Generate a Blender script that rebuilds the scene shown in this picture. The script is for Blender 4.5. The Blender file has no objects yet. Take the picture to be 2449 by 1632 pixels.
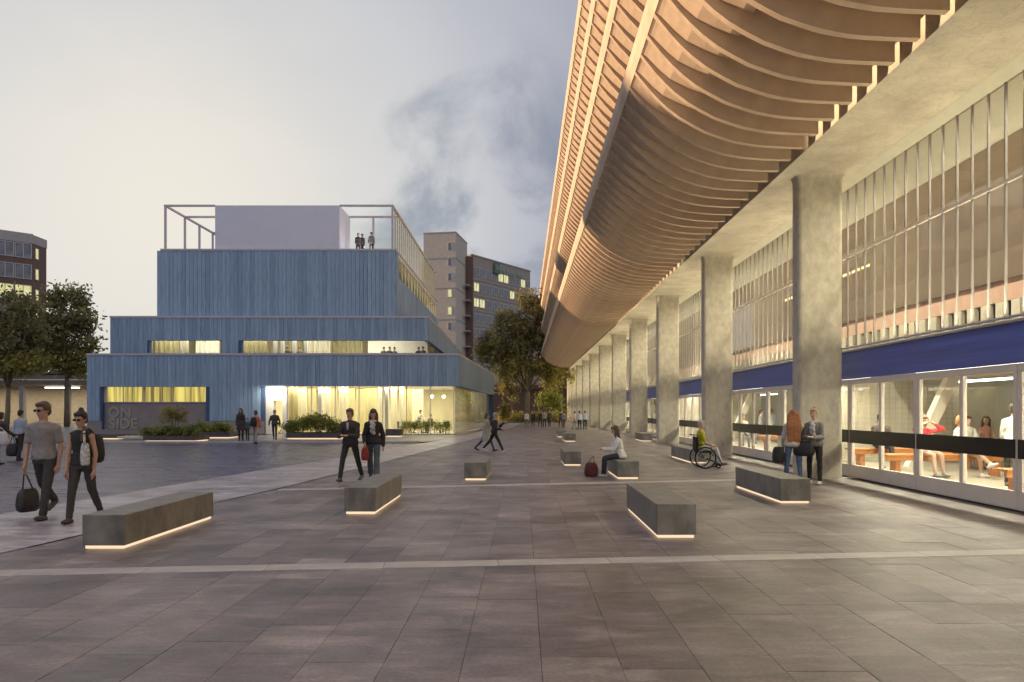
import bpy, bmesh, math, random
import numpy as np
from mathutils import Vector, Matrix, Euler

R = math.radians
rng = random.Random(7)
SC = bpy.context.scene
COL = SC.collection

# ------------------------------------------------------------------ camera
EYE = 1.6
cam_d = bpy.data.cameras.new("camera")
cam = bpy.data.objects.new("camera", cam_d)
COL.objects.link(cam)
cam.location = (0, 0, EYE)
cam.rotation_euler = (R(90), 0, 0)
cam_d.sensor_width = 36
cam_d.lens = 36 * 1665 / 2449
cam_d.shift_x = -(1251 - 1224.5) / 2449
cam_d.shift_y = (983 - 816) / 2449
cam_d.clip_end = 5000
cam_d.clip_start = 0.05
SC.camera = cam

# ------------------------------------------------------------------ view, sky, sun
SC.view_settings.view_transform = 'Standard'
SC.view_settings.look = 'None'
SC.view_settings.exposure = 0.62
SC.view_settings.gamma = 1
SC.view_settings.use_curve_mapping = False
SC.cycles.use_denoising = True
SC.cycles.max_bounces = 7
SC.cycles.diffuse_bounces = 4
SC.cycles.glossy_bounces = 3
SC.cycles.transparent_max_bounces = 16
SC.cycles.sample_clamp_indirect = 3.0
SC.cycles.caustics_reflective = False
SC.cycles.caustics_refractive = False

SUN_EL, SUN_AZ = R(9.0), R(-84)          # azimuth from +Y towards +X
sdir = Vector((math.sin(SUN_AZ) * math.cos(SUN_EL), math.cos(SUN_AZ) * math.cos(SUN_EL), math.sin(SUN_EL)))
sun_d = bpy.data.lights.new("sun", 'SUN')
sun_d.energy = 5.0
sun_d.angle = R(0.6)
sun_d.color = (1.0, 0.70, 0.42)
sun = bpy.data.objects.new("sun", sun_d)
COL.objects.link(sun)
sun.rotation_euler = (-sdir).to_track_quat('-Z', 'Y').to_euler()

W = bpy.data.worlds.new("World")
SC.world = W
W.use_nodes = True
nt = W.node_tree
nt.nodes.clear()
def wn(t, **k):
    n = nt.nodes.new(t)
    for a, b in k.items():
        setattr(n, a, b)
    return n
def wl(a, b): nt.links.new(a, b)
w_out = wn('ShaderNodeOutputWorld')
w_bg = wn('ShaderNodeBackground')
w_sky = wn('ShaderNodeTexSky', sky_type='NISHITA', sun_disc=False, sun_elevation=SUN_EL, sun_rotation=SUN_AZ,
           altitude=50, air_density=1.0, dust_density=2.0, ozone_density=1.0)
w_tc = wn('ShaderNodeTexCoord')
w_dot = wn('ShaderNodeVectorMath', operation='DOT_PRODUCT')
GLOW_AZ, GLOW_EL = R(-27), R(15)            # the bright gap in the cloud, low behind the blue building
w_dot.inputs[1].default_value = (math.sin(GLOW_AZ)*math.cos(GLOW_EL), math.cos(GLOW_AZ)*math.cos(GLOW_EL), math.sin(GLOW_EL))
wl(w_tc.outputs['Generated'], w_dot.inputs[0])
w_ramp = wn('ShaderNodeValToRGB')                 # overcast dusk cloud, brighter round the low sun
cr = w_ramp.color_ramp
cr.elements[0].position = 0.25; cr.elements[0].color = (.54, .55, .60, 1)
cr.elements[1].position = 1.0; cr.elements[1].color = (.76, .715, .64, 1)
for p, c in ((.74, (.31, .33, .415)), (.85, (.38, .39, .455)), (.905, (.485, .49, .535)), (.94, (.59, .588, .60)), (.975, (.64, .628, .61))):
    e = cr.elements.new(p); e.color = (*c, 1)
wl(w_dot.outputs['Value'], w_ramp.inputs[0])
# soft cloud layers: noise stretched sideways
w_map = wn('ShaderNodeMapping'); w_map.inputs['Scale'].default_value = (1.0, 1.0, 1.7)
w_map.inputs['Location'].default_value = (0.35, 0.2, 0.12)
wl(w_tc.outputs['Generated'], w_map.inputs[0])
w_n = wn('ShaderNodeTexNoise'); w_n.inputs['Scale'].default_value = 1.3; w_n.inputs['Detail'].default_value = 5; w_n.inputs['Roughness'].default_value = .5
wl(w_map.outputs[0], w_n.inputs['Vector'])
w_r2 = wn('ShaderNodeValToRGB')
w_r2.color_ramp.elements[0].position = .36; w_r2.color_ramp.elements[0].color = (.84, .86, .90, 1)
w_r2.color_ramp.elements[1].position = .62; w_r2.color_ramp.elements[1].color = (1.02, 1.01, 1.0, 1)
wl(w_n.outputs['Fac'], w_r2.inputs[0])
w_mul = wn('ShaderNodeMix', data_type='RGBA', blend_type='MULTIPLY')
w_mul.inputs[0].default_value = .8
wl(w_ramp.outputs[0], w_mul.inputs[6]); wl(w_r2.outputs[0], w_mul.inputs[7])
# a bank of darker blue-grey cloud low ahead, ragged by finer noise
CL_AZ, CL_EL = R(-4.5), R(17.5)
w_cd = wn('ShaderNodeVectorMath', operation='DOT_PRODUCT')
w_cd.inputs[1].default_value = (math.sin(CL_AZ)*math.cos(CL_EL), math.cos(CL_AZ)*math.cos(CL_EL), math.sin(CL_EL))
wl(w_tc.outputs['Generated'], w_cd.inputs[0])
w_cm = wn('ShaderNodeMapRange', interpolation_type='SMOOTHSTEP'); w_cm.inputs[1].default_value = math.cos(R(13)); w_cm.inputs[2].default_value = math.cos(R(3))
wl(w_cd.outputs['Value'], w_cm.inputs[0])
w_n3 = wn('ShaderNodeTexNoise'); w_n3.inputs['Scale'].default_value = 5.2; w_n3.inputs['Detail'].default_value = 8; w_n3.inputs['Roughness'].default_value = .55
w_n3.inputs['Distortion'].default_value = .4
wl(w_tc.outputs['Generated'], w_n3.inputs['Vector'])
w_c3 = wn('ShaderNodeMapRange', interpolation_type='SMOOTHSTEP'); w_c3.inputs[1].default_value = .43; w_c3.inputs[2].default_value = .62
wl(w_n3.outputs['Fac'], w_c3.inputs[0])
w_cc = wn('ShaderNodeMath', operation='MULTIPLY'); wl(w_cm.outputs[0], w_cc.inputs[0]); wl(w_c3.outputs[0], w_cc.inputs[1])
w_cl = wn('ShaderNodeMix', data_type='RGBA', blend_type='MULTIPLY'); w_cl.inputs[7].default_value = (.47, .53, .61, 1)
wl(w_cc.outputs[0], w_cl.inputs[0]); wl(w_mul.outputs[2], w_cl.inputs[6]); w_mul = w_cl
w_sk = wn('ShaderNodeMix', data_type='RGBA', blend_type='MULTIPLY'); w_sk.inputs[0].default_value = 1
w_sk.inputs[7].default_value = (.09, .09, .09, 1)
wl(w_sky.outputs[0], w_sk.inputs[6])
w_mix = wn('ShaderNodeMix', data_type='RGBA'); w_mix.inputs[0].default_value = .9
wl(w_sk.outputs[2], w_mix.inputs[6]); wl(w_mul.outputs[2], w_mix.inputs[7])
wl(w_mix.outputs[2], w_bg.inputs[0])
w_bg.inputs[1].default_value = 0.78
wl(w_bg.outputs[0], w_out.inputs[0])

# ------------------------------------------------------------------ helpers
FPX, VX, VY = 1665.0, 1251.0, 983.0        # survey of the photograph: focal length and vanishing point in its pixels
def px(u, Y): return (u - VX) * Y / FPX
def pz(v, Y): return EYE + (VY - v) * Y / FPX

class MB:
    """collects shapes of one mesh"""
    def __init__(s): s.v = []; s.f = []; s.m = []
    def add(s, vs, fs, mi=0):
        o = len(s.v); s.v += [tuple(p) for p in vs]
        s.f += [tuple(i + o for i in f) for f in fs]; s.m += [mi] * len(fs)
        return s
    def box(s, x0, x1, y0, y1, z0, z1, mi=0):
        if x0 > x1: x0, x1 = x1, x0
        if y0 > y1: y0, y1 = y1, y0
        return s.add([(x0,y0,z0),(x1,y0,z0),(x1,y1,z0),(x0,y1,z0),(x0,y0,z1),(x1,y0,z1),(x1,y1,z1),(x0,y1,z1)],
              [(0,3,2,1),(4,5,6,7),(0,1,5,4),(1,2,6,5),(2,3,7,6),(3,0,4,7)], mi)
    def bbox(s, x0, x1, y0, y1, z0, z1, b=.01, mi=0):      # box with chamfered edges
        if x0 > x1: x0, x1 = x1, x0
        if y0 > y1: y0, y1 = y1, y0
        bm = bmesh.new()
        bmesh.ops.create_cube(bm, size=1)
        for v in bm.verts:
            v.co = Vector(((x0+x1)/2 + v.co.x*(x1-x0), (y0+y1)/2 + v.co.y*(y1-y0), (z0+z1)/2 + v.co.z*(z1-z0)))
        bmesh.ops.bevel(bm, geom=bm.edges[:], offset=b, segments=1, affect='EDGES')
        bm.verts.index_update()
        s.add([v.co[:] for v in bm.verts], [[v.index for v in f.verts] for f in bm.faces], mi)
        bm.free(); return s
    def obox(s, c, ax, ay, hx, hy, z0, z1, mi=0):          # box turned in plan
        cx, cy = c; vs = []
        for z in (z0, z1):
            for a, b in ((-1,-1),(1,-1),(1,1),(-1,1)):
                vs.append((cx + a*hx*ax[0] + b*hy*ay[0], cy + a*hx*ax[1] + b*hy*ay[1], z))
        return s.add(vs, [(0,3,2,1),(4,5,6,7),(0,1,5,4),(1,2,6,5),(2,3,7,6),(3,0,4,7)], mi)
    def prism_y(s, poly, y0, y1, mi=0):                    # polygon in XZ swept along Y
        n = len(poly)
        vs = [(a, y0, b) for a, b in poly] + [(a, y1, b) for a, b in poly]
        fs = [tuple(range(n)), tuple(range(2*n-1, n-1, -1))] + [(i, i+n, (i+1) % n + n, (i+1) % n) for i in range(n)]
        return s.add(vs, fs, mi)
    def prism_z(s, poly, z0, z1, mi=0):
        n = len(poly)
        vs = [(a, b, z0) for a, b in poly] + [(a, b, z1) for a, b in poly]
        fs = [tuple(range(n-1, -1, -1)), tuple(range(n, 2*n))] + [(i, (i+1) % n, (i+1) % n + n, i+n) for i in range(n)]
        return s.add(vs, fs, mi)
    def tube(s, pts, rad, n=8, mi=0, cap=True):
        pts = [Vector(p) for p in pts]
        if not hasattr(rad, '__len__'): rad = [rad] * len(pts)
        vs = []; fs = []
        for i, p in enumerate(pts):
            d = (pts[min(i+1, len(pts)-1)] - pts[max(i-1, 0)]).normalized()
            u = d.orthogonal().normalized() if i == 0 else (u - d * u.dot(d)).normalized()
            w = d.cross(u)
            for k in range(n):
                a = 2*math.pi*k/n
                vs.append(p + (u*math.cos(a) + w*math.sin(a)) * rad[i])
        for i in range(len(pts)-1):
            for k in range(n):
                fs.append((i*n+k, i*n+(k+1) % n, (i+1)*n+(k+1) % n, (i+1)*n+k))
        if cap:
            fs.append(tuple(range(n-1, -1, -1))); fs.append(tuple((len(pts)-1)*n + k for k in range(n)))
        return s.add(vs, fs, mi)
    def cap(s, p0, p1, r0, r1, n=10, k=3, sq=None):        # tapered capsule, closed
        p0, p1 = Vector(p0), Vector(p1)
        d = p1 - p0
        L = d.length
        d = d.normalized() if L > 1e-6 else Vector((0,0,1))
        pts, rad = [], []
        for i in range(k):
            a = math.pi/2 * (1 - i/k)
            pts.append(p0 - d*r0*math.sin(a)); rad.append(max(r0*math.cos(a), r0*.08))
        pts.append(p0); rad.append(r0)
        pts.append(p1); rad.append(r1)
        for i in range(1, k+1):
            a = math.pi/2 * i/k
            pts.append(p1 + d*r1*math.sin(a)); rad.append(max(r1*math.cos(a), r1*.08))
        return s.tube(pts, rad, n)
    def ell(s, c, r, rot=None, n=12, m=8):
        c = Vector(c); vs = []; fs = []
        for i in range(1, m):
            t = math.pi*i/m
            for k in range(n):
                a = 2*math.pi*k/n
                v = Vector((r[0]*math.sin(t)*math.cos(a), r[1]*math.sin(t)*math.sin(a), r[2]*math.cos(t)))
                vs.append(c + (rot @ v if rot else v))
        top = Vector((0,0,r[2])); vs.append(c + (rot @ top if rot else top)); vs.append(c - (rot @ top if rot else top))
        T, B = (m-1)*n, (m-1)*n+1
        for i in range(m-2):
            for k in range(n):
                fs.append((i*n+k, (i+1)*n+k, (i+1)*n+(k+1) % n, i*n+(k+1) % n))
        for k in range(n):
            fs.append((T, k, (k+1) % n)); fs.append((B, (m-2)*n+(k+1) % n, (m-2)*n+k))
        return s.add(vs, fs)
    def loft(s, rings, n=14):                               # rings: (centre, rx, ry[, rot])
        vs = []; fs = []
        for c, rx, ry in rings:
            for k in range(n):
                a = 2*math.pi*k/n
                vs.append((c[0] + rx*math.cos(a), c[1] + ry*math.sin(a), c[2]))
        for i in range(len(rings)-1):
            for k in range(n):
                fs.append((i*n+k, i*n+(k+1) % n, (i+1)*n+(k+1) % n, (i+1)*n+k))
        fs.append(tuple(range(n-1, -1, -1))); fs.append(tuple((len(rings)-1)*n + k for k in range(n)))
        return s.add(vs, fs)
    def torus(s, c, ax, R0, r, n=28, m=8, mi=0):
        ax = Vector(ax).normalized(); u = ax.orthogonal().normalized(); w = ax.cross(u); c = Vector(c)
        vs = []; fs = []
        for i in range(n):
            a = 2*math.pi*i/n; d = u*math.cos(a) + w*math.sin(a)
            for k in range(m):
                b = 2*math.pi*k/m
                vs.append(c + d*(R0 + r*math.cos(b)) + ax*r*math.sin(b))
        for i in range(n):
            for k in range(m):
                fs.append((i*m+k, ((i+1) % n)*m+k, ((i+1) % n)*m+(k+1) % m, i*m+(k+1) % m))
        return s.add(vs, fs, mi)
    def mesh(s, name, smooth=False):
        me = bpy.data.meshes.new(name)
        me.from_pydata(s.v, [], s.f)
        if any(s.m): me.polygons.foreach_set('material_index', s.m)
        if smooth: me.polygons.foreach_set('use_smooth', [True]*len(s.f))
        me.update(); return me

def link(name, me, mats, parent=None, loc=(0,0,0), rot=(0,0,0), keep=False):
    o = bpy.data.objects.new(name, me); COL.objects.link(o)
    if mats is not None and len(me.materials) == 0:
        for m in (mats if isinstance(mats, (list, tuple)) else [mats]): me.materials.append(m)
    if parent is not None: o.parent = parent
    o.location = loc; o.rotation_euler = rot
    return o
def part(name, mb, mats, parent, smooth=False, loc=None, world=True):
    """a part whose mesh is given in world coordinates (world=True) or in its parent's coordinates"""
    me = mb.mesh(name, smooth)
    if loc is None:
        loc = (0,0,0)
        if world:
            p = parent; off = Vector((0,0,0))
            while p is not None: off -= Vector(p.location); p = p.parent
            loc = off
    return link(name, me, mats, parent, loc)
def tag(o, label=None, cat=None, group=None, kind=None):
    if label: o['label'] = label
    if cat: o['category'] = cat
    if group: o['group'] = group
    if kind: o['kind'] = kind
    return o
def thing(name, label, cat, loc=(0,0,0), rz=0, group=None):
    o = bpy.data.objects.new(name, None); COL.objects.link(o)
    o.empty_display_size = .3
    o.location = loc; o.rotation_euler = (0,0,rz)
    return tag(o, label, cat, group)
def struct(name, mb, mats, smooth=False):
    o = link(name, mb.mesh(name, smooth), mats); o['kind'] = 'structure'; return o
def area(name, loc, direction, sx, sy, power, color, parent=None):
    d = bpy.data.lights.new(name, 'AREA'); d.shape = 'RECTANGLE'; d.size = sx; d.size_y = sy
    d.energy = power; d.color = color
    o = bpy.data.objects.new(name, d); COL.objects.link(o)
    o.location = loc
    if parent is not None:
        o.parent = parent; o.location = Vector(loc) - Vector(parent.location)
    # long axis (size_y) along world Y
    z = -Vector(direction).normalized(); y = Vector((0,1,0)) if abs(z.y) < .9 else Vector((1,0,0))
    x = y.cross(z).normalized(); y = z.cross(x)
    o.rotation_euler = Matrix((x, y, z)).transposed().to_euler()
    return o

# ------------------------------------------------------------------ materials
def material(name, col, rough=.6, var=.18, scale=3.0, detail=5, stretch=(1,1,1), bump=.0, bscale=40, metal=0, spec=.5, col2=None, rvar=0, tint=None, island=0):
    m = bpy.data.materials.new(name); m.use_nodes = True
    t = m.node_tree; N = t.nodes; b = N['Principled BSDF']
    b.inputs['Roughness'].default_value = rough; b.inputs['Metallic'].default_value = metal
    b.inputs['Specular IOR Level'].default_value = spec
    tc = N.new('ShaderNodeTexCoord'); mp = N.new('ShaderNodeMapping'); mp.inputs['Scale'].default_value = stretch
    t.links.new(tc.outputs['Object'], mp.inputs[0])
    n = N.new('ShaderNodeTexNoise'); n.inputs['Scale'].default_value = scale; n.inputs['Detail'].default_value = detail; n.inputs['Roughness'].default_value = .6
    t.links.new(mp.outputs[0], n.inputs['Vector'])
    r = N.new('ShaderNodeValToRGB')
    c2 = col2 or tuple(min(1, c*(1+var)) for c in col)
    c1 = tuple(c*(1-var) for c in col)
    r.color_ramp.elements[0].position = .3; r.color_ramp.elements[0].color = (*c1, 1)
    r.color_ramp.elements[1].position = .7; r.color_ramp.elements[1].color = (*c2, 1)
    t.links.new(n.outputs['Fac'], r.inputs[0])
    t.links.new(r.outputs[0], b.inputs['Base Color'])
    if rvar:
        mr = N.new('ShaderNodeMapRange'); mr.inputs[1].default_value = .3; mr.inputs[2].default_value = .7
        mr.inputs[3].default_value = rough - rvar; mr.inputs[4].default_value = rough + rvar
        t.links.new(n.outputs['Fac'], mr.inputs[0]); t.links.new(mr.outputs[0], b.inputs['Roughness'])
    if bump:
        n2 = N.new('ShaderNodeTexNoise'); n2.inputs['Scale'].default_value = bscale; n2.inputs['Detail'].default_value = 3
        t.links.new(mp.outputs[0], n2.inputs['Vector'])
        bu = N.new('ShaderNodeBump'); bu.inputs['Strength'].default_value = bump; bu.inputs['Distance'].default_value = .02
        t.links.new(n2.outputs['Fac'], bu.inputs['Height']); t.links.new(bu.outputs[0], b.inputs['Normal'])
    return m
def stone_mat(name, c, rough=.45, k=(1,1,1)):
    """riven paving stone: broad mottling, drawn-out pale streaks and fine grain"""
    m = bpy.data.materials.new(name); m.use_nodes = True
    t = m.node_tree; N = t.nodes; b = N['Principled BSDF']
    geo = N.new('ShaderNodeNewGeometry')
    def noise(scale, det, st, lo, hi, a, z, dist=0):
        mp = N.new('ShaderNodeMapping'); mp.inputs['Scale'].default_value = st
        t.links.new(geo.outputs['Position'], mp.inputs[0])
        n = N.new('ShaderNodeTexNoise'); n.inputs['Scale'].default_value = scale; n.inputs['Detail'].default_value = det; n.inputs['Roughness'].default_value = .62
        n.inputs['Distortion'].default_value = dist
        t.links.new(mp.outputs[0], n.inputs['Vector'])
        r = N.new('ShaderNodeMapRange'); r.inputs[1].default_value = lo; r.inputs[2].default_value = hi; r.inputs[3].default_value = a; r.inputs[4].default_value = z
        t.links.new(n.outputs['Fac'], r.inputs[0]); return r.outputs[0], n.outputs['Fac']
    a, fa = noise(.9, 6, (1,1.3,1), .34, .66, .62, 1.40)
    s_, fs = noise(1.5, 9, (1,3.4,1), .47, .72, 1.0, 1.95, .6)
    f, ff = noise(30, 5, (1,1.6,1), .3, .7, .76, 1.24)
    def mul(x, y):
        q = N.new('ShaderNodeMath'); q.operation = 'MULTIPLY'; t.links.new(x, q.inputs[0]); t.links.new(y, q.inputs[1]); return q.outputs[0]
    v = mul(mul(a, s_), f)
    vm = N.new('ShaderNodeVectorMath'); vm.operation = 'SCALE'; vm.inputs[0].default_value = c; t.links.new(v, vm.inputs['Scale'])
    t.links.new(vm.outputs[0], b.inputs['Base Color'])
    r = N.new('ShaderNodeMapRange'); r.inputs[1].default_value = .35; r.inputs[2].default_value = .7; r.inputs[3].default_value = rough-.12; r.inputs[4].default_value = rough+.14
    t.links.new(fs, r.inputs[0]); t.links.new(r.outputs[0], b.inputs['Roughness'])
    bu = N.new('ShaderNodeBump'); bu.inputs['Strength'].default_value = .30; bu.inputs['Distance'].default_value = .012
    ad = N.new('ShaderNodeMath'); ad.operation = 'MULTIPLY_ADD'; ad.inputs[1].default_value = .25; t.links.new(ff, ad.inputs[0]); t.links.new(fs, ad.inputs[2])
    t.links.new(ad.outputs[0], bu.inputs['Height']); t.links.new(bu.outputs[0], b.inputs['Normal'])
    return m
def glass_mat(name, tint=(.93,.95,.93), ior=1.5, rough=.0):
    m = bpy.data.materials.new(name); m.use_nodes = True
    t = m.node_tree; N = t.nodes; N.remove(N['Principled BSDF'])
    tr = N.new('ShaderNodeBsdfTransparent'); tr.inputs[0].default_value = (*tint, 1)
    gl = N.new('ShaderNodeBsdfGlossy'); gl.inputs['Roughness'].default_value = rough
    lw = N.new('ShaderNodeLayerWeight'); lw.inputs['Blend'].default_value = .5
    pw = N.new('ShaderNodeMath'); pw.operation = 'POWER'; pw.inputs[1].default_value = 5
    ma = N.new('ShaderNodeMath'); ma.operation = 'MULTIPLY_ADD'; f0 = ((ior-1)/(ior+1))**2; ma.inputs[1].default_value = 1-f0; ma.inputs[2].default_value = f0
    mx = N.new('ShaderNodeMixShader')
    t.links.new(lw.outputs['Facing'], pw.inputs[0]); t.links.new(pw.outputs[0], ma.inputs[0]); t.links.new(ma.outputs[0], mx.inputs[0])
    t.links.new(tr.outputs[0], mx.inputs[1]); t.links.new(gl.outputs[0], mx.inputs[2])
    t.links.new(mx.outputs[0], N['Material Output'].inputs[0]); return m
def emit_mat(name, col, strength):
    m = bpy.data.materials.new(name); m.use_nodes = True
    t = m.node_tree; N = t.nodes; N.remove(N['Principled BSDF'])
    e = N.new('ShaderNodeEmission'); e.inputs[0].default_value = (*col, 1); e.inputs[1].default_value = strength
    t.links.new(e.outputs[0], N['Material Output'].inputs[0]); return m
def lit_window_mat(name, c1, c2, strength, stretch=(3,3,.15), scale=2.5):
    """a lit blind or curtained room behind glass"""
    m = bpy.data.materials.new(name); m.use_nodes = True
    t = m.node_tree; N = t.nodes; b = N['Principled BSDF']
    b.inputs['Roughness'].default_value = .15; b.inputs['Base Color'].default_value = (.05,.05,.05,1)
    tc = N.new('ShaderNodeTexCoord'); mp = N.new('ShaderNodeMapping'); mp.inputs['Scale'].default_value = stretch
    n = N.new('ShaderNodeTexNoise'); n.inputs['Scale'].default_value = scale; n.inputs['Detail'].default_value = 4
    t.links.new(tc.outputs['Object'], mp.inputs[0]); t.links.new(mp.outputs[0], n.inputs['Vector'])
    r = N.new('ShaderNodeValToRGB'); r.color_ramp.elements[0].position = .35; r.color_ramp.elements[1].position = .65
    r.color_ramp.elements[0].color = (*c1,1); r.color_ramp.elements[1].color = (*c2,1)
    t.links.new(n.outputs['Fac'], r.inputs[0]); t.links.new(r.outputs[0], b.inputs['Emission Color'])
    b.inputs['Emission Strength'].default_value = strength
    return m

M = {}
M['shell']   = material('precast_concrete', (.56,.43,.32), .8, .16, 1.8, 9, bump=.25, bscale=50)
M['soffit']  = material('soffit_concrete', (.60,.55,.45), .8, .20, 1.3, 10, bump=.5, bscale=14)
def cracks(m, scale, strength):
    t = m.node_tree; N = t.nodes; b = N['Principled BSDF']; lk = b.inputs['Base Color'].links[0]; src = lk.from_socket
    tc = N.new('ShaderNodeTexCoord'); nz = N.new('ShaderNodeTexNoise'); nz.inputs['Scale'].default_value = 1.6; nz.inputs['Detail'].default_value = 5
    mx = N.new('ShaderNodeVectorMath'); mx.operation = 'SCALE'; mx.inputs['Scale'].default_value = .8
    ad = N.new('ShaderNodeVectorMath'); ad.operation = 'ADD'
    t.links.new(tc.outputs['Object'], nz.inputs['Vector']); t.links.new(nz.outputs['Color'], mx.inputs[0]); t.links.new(mx.outputs[0], ad.inputs[0]); t.links.new(tc.outputs['Object'], ad.inputs[1])
    v = N.new('ShaderNodeTexVoronoi'); v.feature = 'DISTANCE_TO_EDGE'; v.inputs['Scale'].default_value = scale; t.links.new(ad.outputs[0], v.inputs['Vector'])
    r = N.new('ShaderNodeMapRange'); r.inputs[1].default_value = .0; r.inputs[2].default_value = .07; r.inputs[3].default_value = 1-strength; r.inputs[4].default_value = 1
    t.links.new(v.outputs['Distance'], r.inputs[0])
    sc = N.new('ShaderNodeVectorMath'); sc.operation = 'SCALE'; t.links.new(src, sc.inputs[0]); t.links.new(r.outputs[0], sc.inputs['Scale']); t.links.new(sc.outputs[0], b.inputs['Base Color'])
cracks(M['soffit'], 4.5, .13)
M['column']  = material('column_concrete', (.53,.49,.41), .85, .20, 7, 14, (1,1,.6), bump=.5, bscale=60)
M['dark_conc'] = material('deck_concrete', (.22,.19,.17), .9, .15, 1)
M['cream']   = material('cream_frame_paint', (.84,.76,.67), .45, .04, 4)
M['trim']    = material('pale_trim_paint', (.74,.72,.58), .5, .05, 3)
M['mullion'] = material('grey_mullion_paint', (.36,.33,.325), .5, .06, 4)
M['white']   = material('white_paint', (.80,.80,.80), .4, .04, 4)
M['royal']   = material('royal_blue_panel', (.11,.15,.52), .38, .20, 1.2, 3, (1,.3,9))
M['black']   = material('black_band_film', (.012,.010,.011), .3, .3, 3)
M['glass']   = glass_mat('clear_glass')
M['glass2']  = glass_mat('facade_glass', (.96,.97,.95), 1.35)
M['joint']   = material('dark_joint', (.11,.095,.097), .9, .2, 5)
slabcols = [(.162,.134,.138), (.122,.101,.106), (.188,.157,.158), (.147,.122,.122), (.172,.144,.145)]
M['slabs'] = [stone_mat('paving_stone_%s' % 'abcde'[i], c) for i, c in enumerate(slabcols)]
M['band']    = material('pale_granite', (.42,.385,.375), .5, .2, 2.5, 8, bump=.1, bscale=70, rvar=.1)
M['path']    = stone_mat('pale_path_stone', (.33,.295,.32), .38)
M['road']    = stone_mat('dark_road_stone', (.100,.084,.125), .34)
M['ground']  = material('far_asphalt', (.09,.085,.09), .7, .2, .2, 6)
M['fore']    = material('forecourt_paving', (.22,.20,.21), .4, .2, 1.0, 7, rvar=.1)
M['stonebench'] = material('grey_basalt', (.195,.180,.162), .5, .48, 4, 10, (1,1,.55), bump=.22, bscale=45, rvar=.1)
M['led']     = emit_mat('warm_led_strip', (1.0,.74,.48), 0.72)
M['cove']    = emit_mat('cove_lamp', (1.0,.86,.55), 6.0)
M['tube']    = emit_mat('ceiling_lamp', (1.0,.93,.78), 7.0)
M['globe']   = emit_mat('pendant_globe', (1.0,.93,.72), 5.0)
bluecols = [(.265,.375,.53), (.232,.335,.485), (.290,.405,.565)]
M['blues'] = [material('blue_timber_%s' % 'abc'[i], c, .8, .2, 3, 6, (5,5,.35), bump=.2, bscale=30, spec=.25) for i, c in enumerate(bluecols)]
M['bluecore'] = material('blue_backing', (.06,.105,.22), .8, .1, 2)
M['coping']  = material('lilac_grey_coping', (.50,.46,.52), .5, .08, 3)
M['plinth']  = material('grey_concrete_plinth', (.26,.23,.24), .7, .12, 1.5, 7, bump=.15)
M['letters'] = material('pale_cast_letters', (.33,.315,.285), .6, .08, 5)
M['roofbox'] = material('pale_lilac_render', (.66,.67,.79), .6, .03, 1.2)
M['frame']   = material('lilac_steel_frame', (.52,.48,.52), .5, .06, 3)
M['screen']  = material('pale_gold_screen', (.62,.55,.34), .5, .06, 3)
def curtain_mat(name, c):
    m = material(name, c, .85, .10, 4, 3, (1,1,.1)); t = m.node_tree; N = t.nodes
    tl = N.new('ShaderNodeBsdfTranslucent'); tl.inputs[0].default_value = (*c, 1)
    mx = N.new('ShaderNodeMixShader'); mx.inputs[0].default_value = .5
    t.links.new(N['Principled BSDF'].outputs[0], mx.inputs[1]); t.links.new(tl.outputs[0], mx.inputs[2]); t.links.new(mx.outputs[0], N['Material Output'].inputs[0]); return m
M['curtain'] = curtain_mat('cream_curtain', (.80,.75,.60))
M['curtain2'] = curtain_mat('olive_curtain', (.60,.54,.32))
M['inwall']  = material('warm_interior_wall', (.68,.62,.42), .8, .12, 1, 4, (1,1,.3))
M['infloor'] = material('interior_floor', (.42,.39,.32), .35, .1, 1, 5)
M['inwhite'] = material('interior_white', (.80,.77,.68), .7, .05, 2)
M['fin'] = material('dull_cream_fin', (.46,.42,.33), .7, .1, 3)
M['brown']   = material('brown_bulkhead', (.125,.088,.062), .6, .15, 1, 5, (1,.3,3))
M['orange']  = material('orange_panel', (.45,.28,.21), .6, .12, 2, 4, (1,2,.3))
M['wood']    = material('orange_wood', (.42,.17,.055), .5, .25, 3, 7, (1,8,8))
M['tile']    = material('grey_wall_tile', (.46,.43,.36), .35, .14, 1.3, 4)
M['brick']   = material('brown_brick', (.33,.28,.25), .85, .18, 4, 8, bump=.2, bscale=20)  # lightened in place of distance haze
M['brickl']  = material('pale_brown_brick', (.48,.42,.37), .85, .14, 3, 8, bump=.2, bscale=20)  # paler still, the tower's haze put into the brick colour
M['redbrick'] = material('red_brick', (.15,.095,.080), .85, .16, 4, 8)
M['concband'] = material('pale_concrete_band', (.36,.34,.33), .8, .1, 2)
M['winframe'] = material('pale_window_frame', (.55,.55,.55), .5, .05, 3)
M['dwin']    = material('dark_window_glass', (.16,.16,.19), .12, .5, .8, 3)
M['lwin']    = lit_window_mat('lit_window', (.55,.50,.16), (.90,.84,.45), .60, (1,1,.4), 1.5)
M['litblind'] = lit_window_mat('lit_blind', (.11,.085,.02), (.62,.50,.12), .95, (3.2,3.2,.12), 1.3)
M['bark']    = material('tree_bark', (.23,.19,.12), .9, .3, 4, 6, (1,1,.3), bump=.5, bscale=20)
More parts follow.
